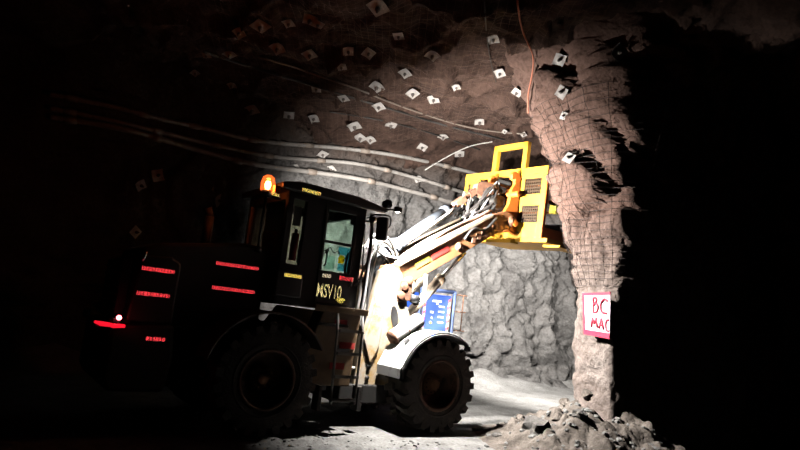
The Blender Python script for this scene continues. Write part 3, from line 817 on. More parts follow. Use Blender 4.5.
# white drum on the near side of the front frame
f = MB(); a = V((-0.66, -0.72, 1.36)); b = V((-0.16, -0.72, 1.70)); d = (b - a).normalized()
f.tube([a, a + d * 0.03, b - d * 0.03, b], 0.125, 20, taper=[.88, 1, 1, .88]); dr = P(f, 'air_drum', 'white')
f = MB(); f.tube([a - d * 0.012, a + d * 0.02], 0.128, 20); f.tube([a + d * 0.26, a + d * 0.28], 0.129, 20); P(f, 'rusty_strap', 'rust', dr)
f = MB(); f.bx(-0.5, -0.3, -0.68, -0.55, 1.44, 1.52); P(f, 'drum_bracket', 'chassis')

# lift arms
for s in (-1, 1):
    f = MB()
    f.prism([(-0.86, 2.30), (-0.62, 2.12), (-0.35, 2.20), (0.5, 2.72), (1.6, 3.42), (1.98, 3.60), (2.12, 3.72), (2.05, 3.86), (1.85, 3.92), (1.55, 3.80), (0.35, 3.10), (-0.55, 2.56), (-0.8, 2.50)], s * 0.45, s * 0.34)
    arm = P(f, 'lift_arm', 'boom_orange' if s < 0 else 'boom', bevel=0.012)
    f = MB()
    f.prism([(-0.5, 2.60), (0.33, 3.11), (1.5, 3.79), (1.5, 3.74), (0.35, 3.04), (-0.5, 2.53)], *sorted((s * 0.30, s * 0.48)))
    P(f, 'top_flange', 'boom', arm, 0.005)
    for (q, rr) in (((-0.72, 2.32), 0.11), ((2.0, 3.74), 0.10), ((0.75, 3.05), 0.08)):
        f = MB(); f.cyl((q[0], s * 0.32, q[1]), (q[0], s * 0.475, q[1]), rr, 18); f.cyl((q[0], s * 0.3, q[1]), (q[0], s * 0.50, q[1]), rr * 0.45, 12); P(f, 'pin', 'rust', arm)
    def along(t, h): return V((-0.35 + 1.0 * t, 0, 2.20 + 0.625 * t)) + V((-0.53, 0, 0.848)) * h
    for nm, t0, t1, m_ in (('orange_strip', 0.30, 0.58, 'stickyellow'), ('red_strip', 0.62, 0.98, 'hazred')):
        f = MB(); a0, a1 = along(t0, 0.17), along(t1, 0.17); b1, b0 = along(t1, 0.27), along(t0, 0.27)
        f.prism([(p.x, p.z) for p in (a0, a1, b1, b0)], *sorted((s * 0.448, s * 0.456))); P(f, nm, m_, arm)
f = MB(); f.cyl((1.05, -0.36, 3.18), (1.05, 0.36, 3.18), 0.12, 16); f.prism([(0.75, 3.0), (1.3, 3.36), (1.24, 3.46), (0.68, 3.1)], -0.34, 0.34); P(f, 'arm_crosstube', 'boom')
# lift cylinders
for s in (-1, 1):
    a = V((-0.35, s * 0.27, 1.45)); b = V((1.05, s * 0.27, 3.0)); d = b - a
    f = MB(); f.cyl(a, a + d * 0.66, 0.085, 16); f.cyl(a + d * 0.6, a + d * 0.66, 0.095, 16); lc = P(f, 'lift_cylinder', 'boom')
    f = MB(); f.cyl(a + d * 0.66, b, 0.045, 12); P(f, 'rod', 'chrome', lc)
# tilt linkage: grey bell-crank, cylinder, rusty link
f = MB(); f.tube(smooth_path([(-0.70, 0.05, 2.36), (-0.62, 0.05, 2.62), (-0.5, 0.05, 2.86), (-0.22, 0.05, 2.95)], 5), 0.12, 12, taper=None); P(f, 'tilt_lever', 'grey')
a = V((-0.26, 0.05, 2.92)); b = V((1.55, 0.05, 4.36)); d = b - a
f = MB(); f.cyl(a, a + d * 0.58, 0.105, 18); f.cyl(a + d * 0.54, a + d * 0.6, 0.118, 18); f.cyl(a - d * 0.02, a + d * 0.03, 0.118, 18); tcy = P(f, 'tilt_cylinder', 'grey')
f = MB(); f.cyl(a + d * 0.6, b, 0.055, 12); f.box(a + d * 0.74, (0.26, 0.15, 0.11), rot=Matrix.Rotation(-R_(38.5), 3, 'Y')); f.box(a + d * 0.9, (0.2, 0.13, 0.1), rot=Matrix.Rotation(-R_(38.5), 3, 'Y')); P(f, 'tilt_rod', 'rust', tcy)
f = MB(); f.tube([a + d * 0.05 + V((0, -0.14, -0.02)), a + d * 0.55 + V((0, -0.14, -0.02)), a + d * 0.66 + V((0, -0.1, 0))], 0.02, 8); P(f, 'cylinder_pipe', 'hose_pale', tcy)
f = MB()
f.prism([(1.42, 4.22), (1.62, 4.18), (2.05, 4.3), (2.15, 4.42), (2.0, 4.5), (1.6, 4.5), (1.45, 4.42)], -0.02, 0.12)
P(f, 'tilt_link', 'rust', bevel=0.01)
# coupler
f = MB()
for s in (-1, 1):
    hook = [(1.95, 3.62), (2.26, 3.52), (2.28, 4.66), (2.22, 4.76), (2.10, 4.78), (2.03, 4.70), (2.05, 4.60), (2.12, 4.62), (2.14, 4.52), (2.06, 4.40), (2.02, 4.1), (1.9, 3.9)]
    f.prism(hook, s * 0.26, s * 0.34)
f.cyl((2.1, -0.5, 4.3), (2.1, 0.5, 4.3), 0.06, 12); f.cyl((2.08, -0.5, 3.72), (2.08, 0.5, 3.72), 0.07, 12)
f.bx(2.16, 2.27, -0.34, 0.34, 3.6, 3.78)
P(f, 'quick_coupler', 'orange', bevel=0.008)
f = MB(); f.bx(1.78, 2.0, -0.22, 0.22, 3.95, 4.25); f.cyl((1.7, -0.3, 4.1), (1.7, 0.3, 4.1), 0.07, 12); f.cyl((1.9, 0.3, 4.4), (1.9, 0.62, 4.4), 0.09, 14); f.cyl((1.95, 0.3, 4.15), (1.95, 0.7, 4.15), 0.08, 14); f.bx(1.85, 2.1, 0.4, 0.7, 3.85, 4.0)
f.cyl((2.0, 0.62, 3.72), (2.0, 0.62, 4.35), 0.2, 18); f.cyl((2.0, 0.62, 4.35), (2.0, 0.62, 4.5), 0.12, 14); f.bx(1.85, 2.2, 0.3, 0.95, 3.9, 4.05)
P(f, 'hydraulic_motor', 'chassis', bevel=0.01)
# hoses
rnd = random.Random(5)
HOSES = []
for k in range(16):      # at the coupler
    y = rnd.uniform(-0.3, 0.55)
    HOSES.append(([(1.3 + rnd.uniform(-.15, .15), y * 0.6, 3.72 + rnd.uniform(-.05, .1)), (1.6, y, 4.05 + rnd.uniform(-.1, .3)), (1.85 + rnd.uniform(-.1, .05), y + rnd.uniform(-.1, .1), 4.2 + rnd.uniform(-.2, .35)), (2.0, y + rnd.uniform(-.1, .1), 4.0 + rnd.uniform(-.3, .2)), (2.12, y, 3.75 + rnd.uniform(0, .5))], 0.021, 'hose' if k % 3 else 'hose_pale'))
for k in range(10):      # at the boom foot
    y = rnd.uniform(-0.5, 0.35)
    HOSES.append(([(-1.1 + rnd.uniform(-.08, .1), y, 1.5 + rnd.uniform(-.3, .3)), (-1.12 + rnd.uniform(-.05, .08), y - 0.05, 2.0 + rnd.uniform(-.1, .1)), (-1.0 + rnd.uniform(-.1, .1), y * 0.8, 2.5 + rnd.uniform(-.15, .35)), (-0.72, y * 0.7, 2.75 + rnd.uniform(-.1, .3)), (-0.35, y * 0.5, 2.6 + rnd.uniform(-.1, .25))], 0.024, 'hose_pale' if k % 3 else 'hose'))
for k in range(4):       # along the near arm
    y = -0.28 + 0.05 * k
    HOSES.append(([(-0.4, y, 2.62), (0.2, y, 3.02 + rnd.uniform(0, .05)), (0.8, y, 3.40 + rnd.uniform(0, .06)), (1.3, y, 3.70), (1.6, y, 3.9)], 0.018, 'hose_pale' if k % 2 else 'rust'))
HOSES.append(([(-0.35, -0.5, 2.3), (-0.2, -0.6, 1.95), (-0.05, -0.62, 2.15), (0.0, -0.55, 2.45)], 0.035, 'hose_pale'))
HOSES.append(([(0.85, -0.47, 3.2), (1.0, -0.52, 3.42), (1.3, -0.5, 3.46), (1.6, -0.47, 3.74)], 0.025, 'hose'))
for pts, r, m_ in HOSES: P(MB().tube(smooth_path(pts, 6), r, 7), 'hydraulic_hose', m_)
f = MB()
for (x, z) in ((-0.45, 2.2), (-0.35, 2.3), (-0.5, 2.05)): f.cyl((x, -0.62, z), (x, -0.5, z), 0.07, 10)
f.bx(-0.55, -0.3, -0.6, -0.5, 1.98, 2.3); P(f, 'valve_block', 'rust', bevel=0.01)
f = MB()
for k in range(5): f.box((1.05 + 0.13 * k, -0.47, 3.22 + 0.085 * k), (0.09, 0.06, 0.11))
f.cyl((1.35, -0.5, 3.42), (1.35, -0.44, 3.42), 0.09, 14)
P(f, 'arm_fittings', 'rust', bevel=0.008)

# rear half
f = MB(); f.prism([(-4.6, 0.62), (-4.5, 0.5), (-1.6, 0.5), (-1.6, 1.3), (-4.6, 1.2)], -0.5, 0.5); P(f, 'rear_frame', 'chassis', bevel=0.02)
f = MB()
f.prism([(-4.62, 1.15), (-2.85, 1.15), (-2.85, 2.45), (-3.2, 2.47), (-4.3, 2.30), (-4.52, 2.2)], -0.6, 0.6)
hd = P(f, 'engine_hood', 'hood', bevel=0.05)
f = MB()
for k in range(6): f.bx(-3.95, -3.1, -0.612, -0.598, 1.25 + k * 0.07, 1.28 + k * 0.07)
P(f, 'louvre_panel', 'cabblack', hd)
f = MB(); f.bx(-4.70, -4.58, -0.5, 0.5, 1.35, 2.05)
for k in range(7): f.bx(-4.72, -4.69, -0.48, 0.48, 1.4 + k * 0.09, 1.43 + k * 0.09)
P(f, 'radiator_grille', 'cabblack', hd, 0.01)
f = MB(); f.prism([(-4.78, 0.62), (-4.70, 0.48), (-4.05, 0.48), (-4.0, 0.9), (-4.05, 1.3), (-4.78, 1.25)], -0.86, 0.86); P(f, 'counterweight', 'hood', bevel=0.05)
for s in (-1, 1):
    f = MB(); f.prism([(-4.62, 1.3), (-4.08, 1.3), (-4.08, 2.05), (-4.2, 2.12), (-4.55, 2.1)], *sorted((s * 0.84, s * 0.6))); P(f, 'rear_side_panel', 'hood', bevel=0.03)
f = MB(); f.cyl((-3.5, 0.25, 2.4), (-3.5, 0.25, 2.85), 0.07, 14); f.cyl((-3.5, 0.25, 2.85), (-3.55, 0.25, 2.97), 0.06, 14); P(f, 'exhaust_stack', 'chassis')
f = MB(); f.cyl((-4.55, -0.86, 2.02), (-4.53, -0.87, 2.14), 0.02, 10); P(f, 'chrome_latch', 'glint')
for s in (-1, 1):
    arc = [(-2.88 + 0.84 * math.cos(R_(a)), 0.722 + 0.84 * math.sin(R_(a))) for a in range(165, 24, -8)]
    f = MB(); f.strip(arc, *sorted((s * 1.2, s * 0.58)), 0.03); P(f, 'rear_fender', 'hood', bevel=0.008)
    # tail lamp on a bracket
    f = MB(); f.box((-4.77, s * 0.95, 1.27), (0.07, 0.24, 0.12)); tl = P(f, 'tail_lamp', 'chassis', bevel=0.01)
    if s < 0:
        f = MB(); f.lathe([(0.0, 0.03), (0.02, 0.022), (0.028, 0.0), (0.028, -0.02)], 16, T=Matrix.Translation((-4.74, -1.08, 1.34)) @ Matrix.Rotation(R_(90), 4, 'X'), axis='Z'); P(f, 'lamp_bulb', 'tailcore', tl)
        f = MB(); f.tube([(-4.97, -0.98, 1.27), (-4.9, -1.02, 1.255), (-4.78, -1.06, 1.245), (-4.66, -1.06, 1.25)], 0.028, 10, taper=[.5, 1, 1, .7]); P(f, 'lamp_lens', 'tail', tl)
        f = MB(); f.tube([(-4.8, -0.95, 1.3), (-4.74, -1.06, 1.30)], 0.03, 8); f.box((-4.8, -1.02, 1.22), (0.32, 0.1, 0.02)); P(f, 'lamp_bracket', 'chassis', tl)

# cab
f = MB()
RB = 0.74
def post(x0, x1, z0, z1, s, w=0.09, sk=0.0): f.prism([(x0, z0), (x1, z0), (x1 + sk, z1), (x0 + sk, z1)], *sorted((s * RB, s * (RB - w))))
for s in (-1, 1):
    post(-2.74, -2.64, 1.75, 3.3, s); post(-2.44, -2.13, 1.75, 3.3, s); post(-1.56, -1.42, 1.75, 3.25, s)
    f.bx(-2.74, -1.42, *sorted((s * RB, s * (RB - 0.09))), 3.2, 3.33)
    f.bx(-2.74, -2.13, *sorted((s * RB, s * (RB - 0.09))), 1.75, 2.27)
f.bx(-2.74, -2.66, -RB, RB, 1.75, 2.3); f.bx(-2.74, -2.66, -RB, RB, 3.18, 3.3)
f.bx(-1.50, -1.42, -RB, RB, 1.75, 2.1); f.bx(-1.50, -1.42, -RB, RB, 3.14, 3.3)
f.bx(-2.74, -1.42, -RB, RB, 1.69, 1.77)
cabf = P(f, 'cab_frame', 'cabblack', bevel=0.012)
f = MB(); f.prism([(-2.88, 3.30), (-1.12, 3.27), (-1.05, 3.31), (-1.12, 3.36), (-1.6, 3.44), (-2.6, 3.46), (-2.88, 3.40)], -0.80, 0.80); P(f, 'cab_roof', 'cabblack', bevel=0.03)
for s in (-1, 1):
    if s < 0:
        f = MB()   # door: frame ring, mid bar and lower panel
        f.prism([(-2.13, 1.78), (-1.56, 1.78), (-1.56, 2.25), (-2.13, 2.25)], -0.755, -0.70)
        f.prism([(-2.13, 2.25), (-2.08, 2.25), (-2.08, 3.22), (-2.13, 3.22)], -0.755, -0.70)
        f.prism([(-1.61, 2.25), (-1.56, 2.25), (-1.56, 3.22), (-1.61, 3.22)], -0.755, -0.70)
        f.prism([(-2.13, 3.15), (-1.56, 3.15), (-1.56, 3.22), (-2.13, 3.22)], -0.755, -0.70)
        f.prism([(-2.08, 2.66), (-1.61, 2.66), (-1.61, 2.70), (-2.08, 2.70)], -0.75, -0.71)
        door = P(f, 'cab_door', 'cabblack', bevel=0.006)
        f = MB(); f.bx(-2.08, -1.61, -0.732, -0.726, 2.25, 3.15); P(f, 'door_glass', 'glass', door)
        f = MB(); f.tube([(-2.05, -0.76, 2.32), (-2.05, -0.80, 2.34), (-2.05, -0.80, 2.5), (-2.05, -0.76, 2.52)], 0.012, 8); P(f, 'door_handle', 'cabblack', door)
        f = MB(); f.bx(-2.02, -1.86, -0.722, -0.716, 2.28, 2.48); P(f, 'paper_notice', 'film_pale', door)
        f = MB(); f.bx(-1.82, -1.62, -0.722, -0.716, 2.525, 2.64); f.bx(-1.695, -1.62, -0.722, -0.716, 2.28, 2.525); f.bx(-1.80, -1.695, -0.722, -0.716, 2.28, 2.385); P(f, 'blue_notice', 'film_blue', door)
        f = MB(); f.cyl((-1.76, -0.728, 2.46), (-1.76, -0.738, 2.46), 0.055, 14); f.bx(-1.81, -1.72, -0.738, -0.730, 2.39, 2.46); P(f, 'round_sticker', 'film_yellow', door)
        f = MB(); f.tube(smooth_path([(-2.04, -0.737, 2.52), (-1.98, -0.737, 2.60), (-1.9, -0.737, 2.53), (-1.84, -0.737, 2.56), (-1.8, -0.737, 2.50)], 4), 0.008, 6); P(f, 'wiper_scrawl', 'cabblack', door)
        f = MB(); f.bx(-2.05, -1.96, -0.722, -0.71, 3.0, 3.12); f.bx(-1.68, -1.62, -0.722, -0.71, 3.0, 3.14); P(f, 'sun_blind', 'cabblack', door)
        Mx = Matrix.Translation((-2.125, -0.757, 1.865)) @ Matrix.Rotation(R_(90), 4, 'X') @ Matrix.Diagonal((0.72, 1.35, 1, 1))
        lt = text_mesh('fleet_lettering', 'MSV10', 0.205, M['letter'], door, Mx, 0.003, 0.004)
        lt.data.calc_loop_triangles()
        bl_ = BVHTree.FromPolygons([tuple(v.co) for v in lt.data.vertices], [tuple(t.vertices) for t in lt.data.loop_triangles])
        retro_strip('letter_film', (-1.85, -0.759, 1.94), (1, 0, 0), (0, -1, 0), 0.62, 0.30, M['retro_cream'], lt, 0.004, lambda p: bl_.ray_cast(p + V((0, -0.5, 0)), V((0, 1, 0)), 2)[0] is not None)
        f = MB(); f.tube([(-1.76, -0.759, 1.845), (-1.755, -0.759, 1.845)], 0.01, 6); bl = []
        for k in range(18):
            a = 2 * math.pi * k / 18; bl.append((-1.71 + (0.075 + 0.015 * math.sin(3 * a)) * math.cos(a), 1.845 + (0.042 + 0.01 * math.sin(5 * a)) * math.sin(a)))
        f = MB(); f.prism(bl, -0.763, -0.757); sp_ = P(f, 'yellow_splash', 'stickyellow', door)
        retro_strip('added_splash_film', (-1.71, -0.764, 1.845), (1, 0, 0), (0, -1, 0), 0.22, 0.12, M['retro_yellow'], sp_, 0.006,  # reflective film added so the yellow blob shines back
                    lambda p: math.hypot((p.x + 1.71) / (0.075 + 0.015 * math.sin(3 * math.atan2(p.z - 1.845, p.x + 1.71))), (p.z - 1.845) / 0.044) < 1)
        f = MB(); f.cyl((-1.575, -0.757, 2.10), (-1.575, -0.765, 2.10), 0.022, 10); f.bx(-1.60, -1.575, -0.765, -0.757, 2.05, 2.10); P(f, 'door_lock', 'hazwhite', door)
        retro_strip('pale_reflector', (-1.99, -0.757, 2.175), (1, 0, 0), (0, -1, 0), 0.17, 0.06, M['retro_white'], door)
        retro_strip('red_reflector', (-1.66, -0.757, 2.175), (1, 0, 0), (0, -1, 0), 0.25, 0.065, M['retro_red'], door)
    else:
        f = MB(); f.bx(-2.13, -1.56, 0.70, 0.75, 1.78, 2.25); f.bx(-2.13, -2.08, 0.70, 0.75, 2.25, 3.2); f.bx(-1.61, -1.56, 0.70, 0.75, 2.25, 3.2); dl = P(f, 'cab_door', 'cabblack', bevel=0.006)
        f = MB(); f.bx(-2.08, -1.61, 0.72, 0.726, 2.25, 3.2); P(f, 'door_glass', 'glass', dl)
    f = MB(); f.bx(-2.64, -2.44, *sorted((s * 0.70, s * 0.706)), 2.27, 3.2); P(f, 'side_glass', 'glassdark')
f = MB(); f.bx(-1.47, -1.464, -0.65, 0.65, 2.1, 3.14); P(f, 'windscreen', 'glass')
f = MB(); f.bx(-2.70, -2.694, -0.65, 0.65, 2.3, 3.18); P(f, 'rear_glass', 'glassdark')
f = MB(); f.box((-2.35, 0.05, 2.2), (0.48, 0.5, 0.12)); f.box((-2.56, 0.05, 2.5), (0.12, 0.46, 0.55), rot=Matrix.Rotation(-0.15, 3, 'Y')); f.bx(-2.5, -2.2, -0.1, 0.2, 1.77, 2.15); P(f, 'operator_seat', 'seat', bevel=0.03)
f = MB(); f.lathe([(0.18, -.012), (0.192, 0), (0.18, .012), (0.168, 0)], 24, T=Matrix.Translation((-1.75, 0.05, 2.55)) @ Matrix.Rotation(R_(-30), 4, 'Y'), axis='Z', closed=True); f.cyl((-1.6, 0.05, 1.9), (-1.75, 0.05, 2.55), 0.03, 10); P(f, 'steering_wheel', 'cabblack')
f = MB(); f.cyl((-2.52, -0.66, 2.33), (-2.52, -0.66, 2.72), 0.055, 14); f.cyl((-2.52, -0.66, 2.72), (-2.52, -0.66, 2.78), 0.025, 10); P(f, 'red_bottle', 'redpaint')
f = MB(); f.bx(-2.47, -2.44, -0.72, -0.70, 2.3, 2.62); P(f, 'window_label', 'paper')
f = MB(); f.bx(-2.62, -2.5, -0.722, -0.712, 2.82, 3.1); P(f, 'window_notice', 'hose_pale')
# A-post rail catching the light, mirror
f = MB(); f.tube(smooth_path([(-1.36, -0.78, 3.22), (-1.33, -0.80, 2.9), (-1.33, -0.80, 2.1), (-1.36, -0.78, 1.5)], 4), 0.03, 10)
for z in (3.1, 2.2, 1.75): f.cyl((-1.36, -0.78, z), (-1.45, -0.72, z), 0.016, 8)
P(f, 'grab_rail', 'white')
f = MB(); f.tube(smooth_path([(-1.42, -0.74, 3.14), (-1.36, -0.86, 3.2), (-1.3, -0.94, 3.2), (-1.16, -1.0, 3.2), (-1.14, -1.0, 3.06), (-1.22, -0.98, 2.98)], 4), 0.013, 8)
f.tube(smooth_path([(-1.44, -0.75, 3.05), (-1.42, -0.78, 2.6), (-1.42, -0.80, 2.2), (-1.5, -0.78, 2.1)], 4), 0.012, 8); mbk = P(f, 'mirror_bracket', 'cabblack')
f = MB(); f.box((0, 0, 0), (0.07, 0.19, 0.36), rot=None)
mo = P(f, 'mirror_housing', 'cabblack', mbk, 0.03); mo.location = (-1.24, -0.94, 3.0); mo.rotation_euler = (0, R_(-6), R_(38))
f = MB(); f.cyl((-1.38, -0.83, 3.12), (-1.30, -0.80, 3.14), 0.05, 12); P(f, 'mirror_clamp', 'cabblack', mbk)
# platform, ladder, tank
f = MB(); f.bx(-2.24, -1.36, -1.02, -0.74, 1.70, 1.745); f.bx(-2.24, -1.36, -1.03, -1.0, 1.66, 1.75); P(f, 'step_platform', 'tank', bevel=0.006)
lad = empty('ladder', (0, 0, 0), 0, LD)
for x0, x1 in ((-1.86, -1.83), (-1.44, -1.44)):
    f = MB(); f.tube([(x0, -1.0, 1.70), (x0 + 0.01, -1.04, 1.4), (x1, -1.06, 0.40)], 0.02, 8); P(f, 'rail', 'pipe', lad)
for z in (0.46, 0.78, 1.10, 1.42):
    f = MB(); f.box((-1.64, -1.05, z), (0.40, 0.10, 0.03)); f.box((-1.64, -1.09, z + 0.005), (0.40, 0.015, 0.045)); P(f, 'rung', 'pipe', lad)
f = MB(); f.bx(-2.1, -1.6, -0.9, -0.86, 1.47, 1.50); f.cyl((-2.1, -0.88, 1.485), (-1.65, -0.88, 1.485), 0.02, 8); P(f, 'pale_handrail', 'hose_pale')
f = MB(); f.prism([(-2.35, 0.62), (-1.42, 0.62), (-1.36, 1.66), (-2.0, 1.68), (-2.3, 1.2)], 0.52, 0.84); P(f, 'fuel_tank', 'tank', bevel=0.02)
f = MB(); f.prism([(-2.35, 0.62), (-1.42, 0.62), (-1.40, 1.0), (-1.36, 1.66), (-2.0, 1.68), (-2.1, 1.35), (-2.3, 1.2)], -0.84, -0.52); tk = P(f, 'fuel_tank', 'tank', bevel=0.02)
f = MB(); f.bx(-1.72, -1.5, -0.85, -0.842, 1.08, 1.2); P(f, 'tank_recess_shade', 'cabblack', tk)  # recess shade painted as a black patch on the tank side
for x, z, l in ((-1.80, 1.48, 0.2), (-1.68, 1.16, 0.26), (-1.8, 0.86, 0.24)):
    f = MB(); f.bx(x, x + l, -0.856, -0.846, z, z + 0.09); P(f, 'red_tape', 'hazred', tk)
for xa, xb in ((-2.0, -1.95), (-1.35, -1.28)):
    f = MB(); f.bx(xa, xb, -1.0, -0.82, 0.3, 0.64); P(f, 'mud_flap', 'rubber')
# rear yellow box by the cab
f = MB(); f.bx(-2.80, -2.40, -0.86, -0.75, 1.80, 2.15); P(f, 'side_box', 'cabblack', bevel=0.02)
# beacon
f = MB(); f.tube([(-3.05, -0.66, 2.40), (-3.06, -0.68, 2.8), (-3.06, -0.70, 3.16)], 0.02, 8); f.cyl((-3.06, -0.70, 3.16), (-3.06, -0.70, 3.23), 0.075, 16); f.bx(-3.06, -2.85, -0.72, -0.68, 3.14, 3.17); f.cyl((-3.05, -0.66, 2.36), (-3.05, -0.66, 2.44), 0.05, 10); bc = P(f, 'beacon', 'cabblack')
f = MB(); f.lathe([(0.095, 3.23), (0.1, 3.34), (0.08, 3.42), (0.04, 3.45), (0.0, 3.455)], 20, T=Matrix.Translation((-3.06, -0.70, 0)), axis='Z'); P(f, 'beacon_lens', 'amber', bc)
f = MB(); f.lathe([(0.0, 3.25), (0.03, 3.26), (0.042, 3.31), (0.03, 3.36), (0.0, 3.37)], 16, T=Matrix.Translation((-3.06, -0.70, 0)), axis='Z'); P(f, 'beacon_bulb', 'bulb', bc)
f = MB(); f.bx(-2.98, -2.9, -0.78, -0.70, 3.22, 3.32); P(f, 'beacon_guard', 'orange', bc)
# work lamps under the front edge of the cab roof
for s in (-1, 1):
    f = MB(); f.lathe([(0.0, 0.0), (0.05, 0.0), (0.085, 0.05), (0.09, 0.11)], 18, T=Matrix.Translation((-1.10, s * 0.68, 3.44)) @ Matrix.Rotation(R_(90), 4, 'Y'), axis='Z'); f.cyl((-1.06, s * 0.68, 3.33), (-1.06, s * 0.68, 3.40), 0.02, 8); wl = P(f, 'work_lamp', 'cabblack')
    f = MB(); f.cyl((-1.005, s * 0.68, 3.44), (-0.998, s * 0.68, 3.44), 0.082, 18); P(f, 'lamp_lens', 'lamp', wl)
for s in (-1, 1):
    f = MB(); f.tube([(-0.45, s * 0.50, 2.0), (-0.25, s * 0.62, 2.02)], 0.02, 8); f.cyl((-0.3, s * 0.62, 2.02), (-0.16, s * 0.62, 2.02), 0.07, 14); hl = P(f, 'headlamp', 'cabblack')
    f = MB(); f.cyl((-0.155, s * 0.62, 2.02), (-0.15, s * 0.62, 2.02), 0.065, 14); P(f, 'lamp_lens', 'lamp', hl)
for s in (-1, 1):
    f = MB(); f.box((-1.04, s * 1.02, 3.33), (0.10, 0.09, 0.08)); f.cyl((-1.14, s * 0.74, 3.33), (-1.04, s * 1.0, 3.33), 0.016, 8); wl = P(f, 'added_side_lamp', 'cabblack', bevel=0.01)  # added housings for the added side floods
    f = MB(); f.box((-1.04, s * 1.02, 3.289), (0.045, 0.04, 0.006)); P(f, 'lamp_lens', 'lamp', wl)
# reflective tape
for org, l in (((-3.28, -0.606, 2.14), 0.62), ((-3.285, -0.606, 1.815), 0.61)):
    retro_strip('red_reflector', org, (1, 0, 0), (0, -1, 0), l, 0.062, M['retro_red'], hd)
for org, l in (((-4.35, -0.846, 1.94), 0.40), ((-4.36, -0.846, 1.64), 0.40), ((-4.25, -0.867, 1.115), 0.25)):
    retro_strip('red_reflector', org, (1, 0, 0), (0, -1, 0), l, 0.062, M['retro_red'], LD)
retro_strip('yellow_reflector', (-2.44, -0.806, 3.335), (1, 0, -0.03), (0, -1, 0), 0.31, 0.062, M['retro_yellow'], LD)
retro_strip('yellow_reflector', (-2.575, -0.867, 2.10), (1, 0, 0), (0, -1, 0), 0.26, 0.062, M['retro_yellow'], LD)
retro_strip('yellow_reflector', (-2.97, -0.74, 3.19), (1, 0, 0), (0, -1, 0), 0.15, 0.05, M['retro_yellow'], LD)

# ------------------------------------------------------------------ the work basket on the boom
BK = empty('work_basket', LW(2.3, 0, 3.5), YAW)
BK.rotation_mode = 'XYZ'; BK.rotation_euler = (R_(3.0), 0, YAW)
tag(BK, 'yellow steel work basket with mesh panels held up by the loader boom', 'work basket')
# basket coordinates: x 0..1.15 forward, y -0.93..1.25, z 0..1.42
f = MB()
f.bx(0, 0.1, -0.93, 1.42, 1.26, 1.40)                        # top bar
def window_panel(f, y0, y1, wins):                            # solid plate x 0..0.06 with rectangular openings
    ys = sorted({y0, y1, *[w[0] for w in wins], *[w[1] for w in wins]}); zz = sorted({0.0, 1.28, *[w[2] for w in wins], *[w[3] for w in wins]})
    for a, b in zip(ys[:-1], ys[1:]):
        for c, d in zip(zz[:-1], zz[1:]):
            if any(w[0] <= a and b <= w[1] and w[2] <= c and d <= w[3] for w in wins): continue
            f.bx(0.01, 0.06, a, b, c, d)
winsR = [(-0.80, -0.36, 0.86, 1.18), (-0.80, -0.36, 0.30, 0.64)]
winsL = [(1.05, 1.32, 0.90, 1.18), (1.05, 1.32, 0.35, 0.7)]
window_panel(f, -0.93, 0.02, winsR); window_panel(f, 0.96, 1.42, winsL)
f.bx(0, 0.08, 0.0, 0.9, 0.0, 0.12); f.bx(0, 0.06, 0.02, 0.86, 0.55, 0.65)
bp = f.build('back_panel', M['yellow'], BK, 0.006)
for k, wn in enumerate(winsR + winsL):
    f = MB(); n = 8
    for a in frange(wn[0], wn[1], 0.055): f.bx(0.03, 0.045, a - 0.011, a + 0.011, wn[2], wn[3])
    for a in frange(wn[2], wn[3], 0.06): f.bx(0.028, 0.047, wn[0], wn[1], a - 0.011, a + 0.011)
    f.build('mesh_infill', M['meshbrown'], bp)
f = MB()
for z in (0.2, 0.28, 0.36, 0.44, 0.52, 0.6, 0.68, 0.76, 0.84, 0.92, 1.0, 1.08): f.bx(-0.002, 0.012, -0.20, -0.16, z, z + 0.035)
for y in (-0.05, -0.25): f.cyl((-0.004, y - 0.1, 0.1), (0.012, y - 0.1, 0.1), 0.022, 10)
f.build('slot_hole_shade', M['cabblack'], bp)  # black bits laid on the panel as the shade inside slots and holes
f = MB(); f.bx(0.0, 1.2, -1.10, 1.0, -0.08, 0.0); f.bx(-0.12, 0.1, -0.3, 0.75, -0.12, -0.03); f.bx(0.3, 1.3, -1.16, -0.75, -0.13, -0.08)
f.build('platform', M['yellow'], BK, 0.008)
f = MB()
for y in (-0.28, 0.56):
    f.bx(0.0, 0.1, y - 0.055, y + 0.055, 1.38, 1.95)
f.bx(0.0, 0.1, -0.335, 0.615, 1.84, 1.95); f.build('gate_frame', M['yellow'], BK, 0.008)
f = MB()
for (x, y) in ((0.06, -0.90), (1.14, -0.90), (1.14, 1.22), (0.06, 1.22), (1.14, 0.16)):
    f = MB(); f.bx(x - 0.035, x + 0.035, y - 0.035, y + 0.035, 0, 1.38); f.build('corner_post', M['orange'], BK, 0.006)
for (z, nm) in ((1.34, 'top_rail'), (0.72, 'mid_rail')):
    f = MB()
    for y in (-0.90, 1.22): f.bx(0.06, 1.14, y - 0.025, y + 0.025, z - 0.025, z + 0.025)
    f.bx(1.115, 1.165, -0.90, 1.22, z - 0.025, z + 0.025); f.build(nm, M['orange'], BK, 0.004)
f = MB()
for y in (-0.915, 1.235): f.bx(0.06, 1.14, y - 0.008, y + 0.008, 0, 0.22)
f.bx(1.13, 1.15, -0.9, 1.22, 0, 0.22); f.build('kick_plate', M['orange'], BK)
for y in (1.05, -0.5):
    f = MB(); f.lathe([(0.0, 0.0), (0.05, 0.0), (0.085, 0.05), (0.09, 0.1)], 18, T=Matrix.Translation((1.17, y, 0.1)) @ Matrix.Rotation(R_(100), 4, 'Y'), axis='Z'); wl = f.build('work_lamp', M['cabblack'], BK)  # added lamp housing, invented as a source for the far-wall light
    f = MB(); f.lathe([(0.0, 0.098), (0.085, 0.098), (0.085, 0.102), (0.0, 0.102)], 18, T=Matrix.Translation((1.17, y, 0.1)) @ Matrix.Rotation(R_(100), 4, 'Y'), axis='Z'); f.build('lamp_lens', M['lamp'], wl)
